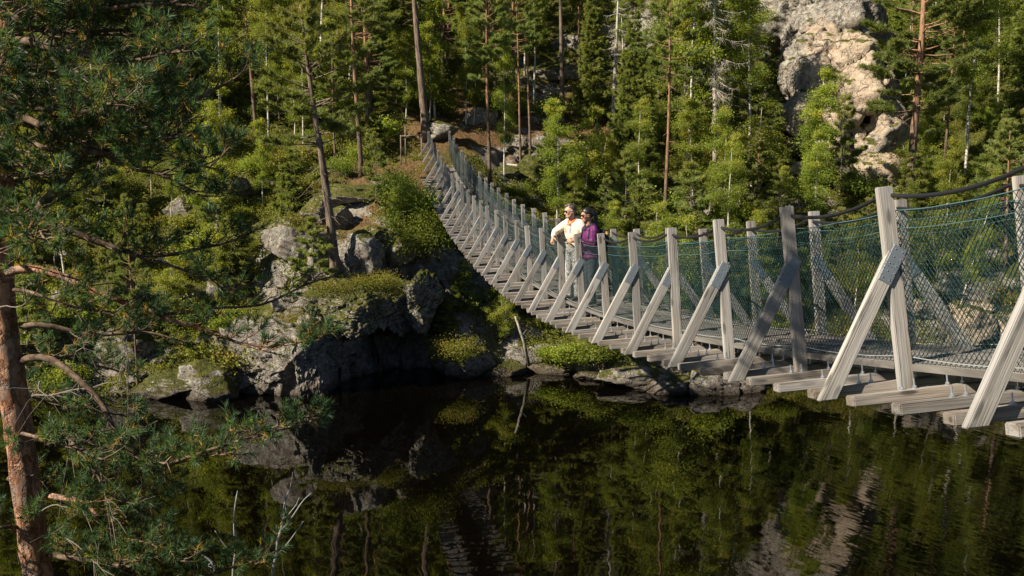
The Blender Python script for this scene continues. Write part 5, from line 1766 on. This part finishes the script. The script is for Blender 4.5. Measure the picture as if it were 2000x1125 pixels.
limb([(80, 1075), (150, 1090), (220, 1105), (300, 1090), (370, 1100)], 0, -0.6, r0=0.026, first=0.2, tw_len=0.34)
limb([(80, 1120), (150, 1140), (240, 1160), (340, 1140), (430, 1120), (540, 1075)], 0, -0.3, r0=0.026, first=0.25, tw_len=0.3)
limb([(60, 1040), (20, 1030), (-40, 1050), (-90, 1040)], 0, -0.5, r0=0.02, first=0.1)
for q in range(10):      # the crowded upper crown
    y_ = -110 + q * 48 + rg.uniform(-15, 15)
    x1 = rg.uniform(210, 410) if y_ < 330 else rg.uniform(150, 330)
    dz = rg.uniform(-60, 30)
    limb([(5, y_), (x1 * 0.35, y_ + 25), (x1 * 0.7, y_ + 30 + dz * 0.4), (x1, y_ + dz)], 0, rg.uniform(-1.6, 1.7), r0=0.024, first=0.12, tw_len=0.48)
for q in range(8):      # limbs coming towards the eye, hiding the upper trunk
    y_ = -80 + q * 80 + rg.uniform(-15, 15)
    x1 = rg.uniform(-90, 130)
    limb([(5, y_), (5 + x1 * 0.4, y_ + 25), (x1, y_ + 35 + rg.uniform(-25, 25))], -0.05, rg.uniform(-1.5, -0.7), r0=0.018, first=0.2, tw_len=0.42)
for q, (y_, x1) in enumerate([(-560, 300), (-640, 380), (-700, 260), (-760, 330), (-820, 280), (-880, 340), (-610, 200), (-500, 330), (-930, 300)]):   # these shade the near bridge posts
    limb([(25, y_), (25 + x1 * 0.5, y_ + 20), (x1, y_ + 10)], -0.2, -1.1 - 0.5 * (q % 3), r0=0.022, first=0.15, tw_len=0.5, nn=20)
for q in range(6):       # thinner limbs lower down
    y_ = 560 + q * 95 + rg.uniform(-20, 20)
    x1 = rg.uniform(120, 260)
    limb([(20, y_), (x1 * 0.5, y_ + 30), (x1, y_ + 60)], 0, rg.uniform(-1.2, 1.4), r0=0.017, first=0.3, tw_len=0.34, dens=0.8)
for q in range(14):      # limbs above the frame and away to the left: they throw the dappled shade
    y_ = -700 + q * 75
    sgn = -1 if q % 2 else 1
    x1 = sgn * rg.uniform(150, 330)
    limb([(20, y_), (20 + x1 * 0.5, y_ + 20), (20 + x1, y_ + 10)], 0, rg.uniform(-1.5, 1.6), r0=0.024, first=0.15, tw_len=0.5, nn=16, dens=0.8)
# dry grey twigs
B = Buf()


def dry(px_pts, r0, y0=0.0, y1=-0.2, kids=5):
    pts = np.array([at(a, b, YP + y0 + (y1 - y0) * q / (len(px_pts) - 1)) for q, (a, b) in enumerate(px_pts)])
    ln = smooth_line(pts, 14)
    ln = ln + np.stack([perlin(ln * 5 + c * 7) for c in range(3)], 1) * 0.035
    r0 = r0 * 0.75
    B.tube(ln, np.linspace(r0, r0 * 0.3, 14), 5)
    for q in range(kids):
        i = rg.integers(4, 13)
        d = unit(unit(ln[i] - ln[i - 1]) + rg.normal(size=3) * 0.6)
        l = rg.uniform(0.12, 0.4)
        B.tube(np.array([ln[i], ln[i] + d * l * 0.5, ln[i] + d * l + [0, 0, -0.05]]), [r0 * 0.45, r0 * 0.3, 0.0015], 4, cap=False)


dry([(40, 775), (110, 768), (180, 758), (245, 745)], 0.013)
dry([(80, 740), (75, 760), (95, 775)], 0.01)
dry([(60, 1010), (100, 985), (140, 990), (180, 1010), (230, 1000)], 0.009, 0, -0.5, 9)
dry([(70, 1060), (120, 1040), (170, 1080), (210, 1125)], 0.01, 0, -0.6, 9)
dry([(50, 960), (55, 935), (70, 930)], 0.007)
dry([(100, 800), (90, 850), (140, 860), (135, 910)], 0.008, -0.2, -0.4, 6)
dry([(150, 870), (190, 900), (205, 960), (205, 985)], 0.007, -0.2, -0.5, 6)
dry([(20, 90), (90, 110), (150, 150), (190, 180)], 0.010, -0.1, -0.7, 12)
dry([(15, 130), (70, 140), (130, 180), (170, 200)], 0.010, -0.1, -0.5, 12)
dry([(25, 290), (110, 310), (160, 350), (190, 400)], 0.009, -0.1, -0.4, 8)
dry([(0, 600), (40, 600), (75, 570), (60, 545)], 0.008, -0.2, -0.6, 6)
dry([(240, 620), (250, 700), (255, 760)], 0.006, -0.3, -0.4, 6)
dry([(110, 500), (120, 560), (160, 640), (170, 700)], 0.006, -0.2, -0.5, 6)
M['dry'] = flat_mat('dry_grey_twig', (0.15, 0.125, 0.105), 0.9, 0, 30, 0.5)
child('dry_twigs', B.mesh('dry_twigs', [M['dry']], True), cpine)

# bare pale birch sapling below the pine
M['pale_twig'] = flat_mat('pale_sapling_bark', (0.21, 0.21, 0.215), 0.85, 0, 25, 0.5)
YS = 8.0
b0 = at(500, 1330, YS)
b0[2] = min(b0[2], float(zt(np.array([b0[0]]), np.array([YS]))[0]))
sap = thing('dead_birch', 'bare pale dead birch sapling at the bottom edge beside the close pine', 'dead tree', b0)
for lst, r_ in [([(505, 1400), (525, 1150), (545, 1060), (550, 1000), (560, 960)], 0.028), ([(548, 1030), (575, 1000), (610, 965)], 0.014), ([(535, 1090), (565, 1060), (592, 1020)], 0.012), ([(551, 1010), (580, 985), (585, 972)], 0.009),
                ([(470, 1400), (455, 1180), (455, 1090), (462, 1020), (463, 965)], 0.020), ([(456, 1085), (435, 1060), (416, 1035)], 0.009), ([(480, 1400), (430, 1125), (405, 1095), (375, 1078)], 0.024), ([(410, 1098), (400, 1108), (425, 1112)], 0.008), ([(556, 1000), (556, 975), (552, 955)], 0.009), ([(562, 955), (570, 935), (573, 925)], 0.005)]:
    B = Buf()
    P_ = smooth_line(np.array([at(a, b, YS) for a, b in lst]), 12)
    if lst[0][1] > 1300: P_[0] = b0
    P_ = P_ + np.stack([perlin(P_ * 5 + c * 5) for c in range(3)], 1) * 0.04
    B.tube(P_, np.linspace(r_ * 0.62, r_ * 0.25, 12), 7)
    child('branch', B.mesh('branch', [M['pale_twig']], True), sap)

# repeats that would share a label are told apart by their order in the view
ORD = 'first second third fourth fifth sixth seventh eighth ninth tenth eleventh twelfth thirteenth fourteenth fifteenth sixteenth seventeenth eighteenth nineteenth twentieth'.split()
ORD += ['twenty-' + o_ for o_ in ORD[:9]] + ['thirtieth']
byl = {}
for o_ in bpy.data.objects:
    if o_.parent is None and o_.get("group") and o_.get("label"): byl.setdefault(o_["label"], []).append(o_)
for lab, lst in byl.items():
    if len(lst) > 1:
        lst.sort(key=lambda q_: px_of(q_.matrix_basis.translation)[0])
        for q_, o_ in enumerate(lst): o_["label"] = lab + ', ' + (ORD[min(q_, len(ORD) - 1)]) + ' from left'
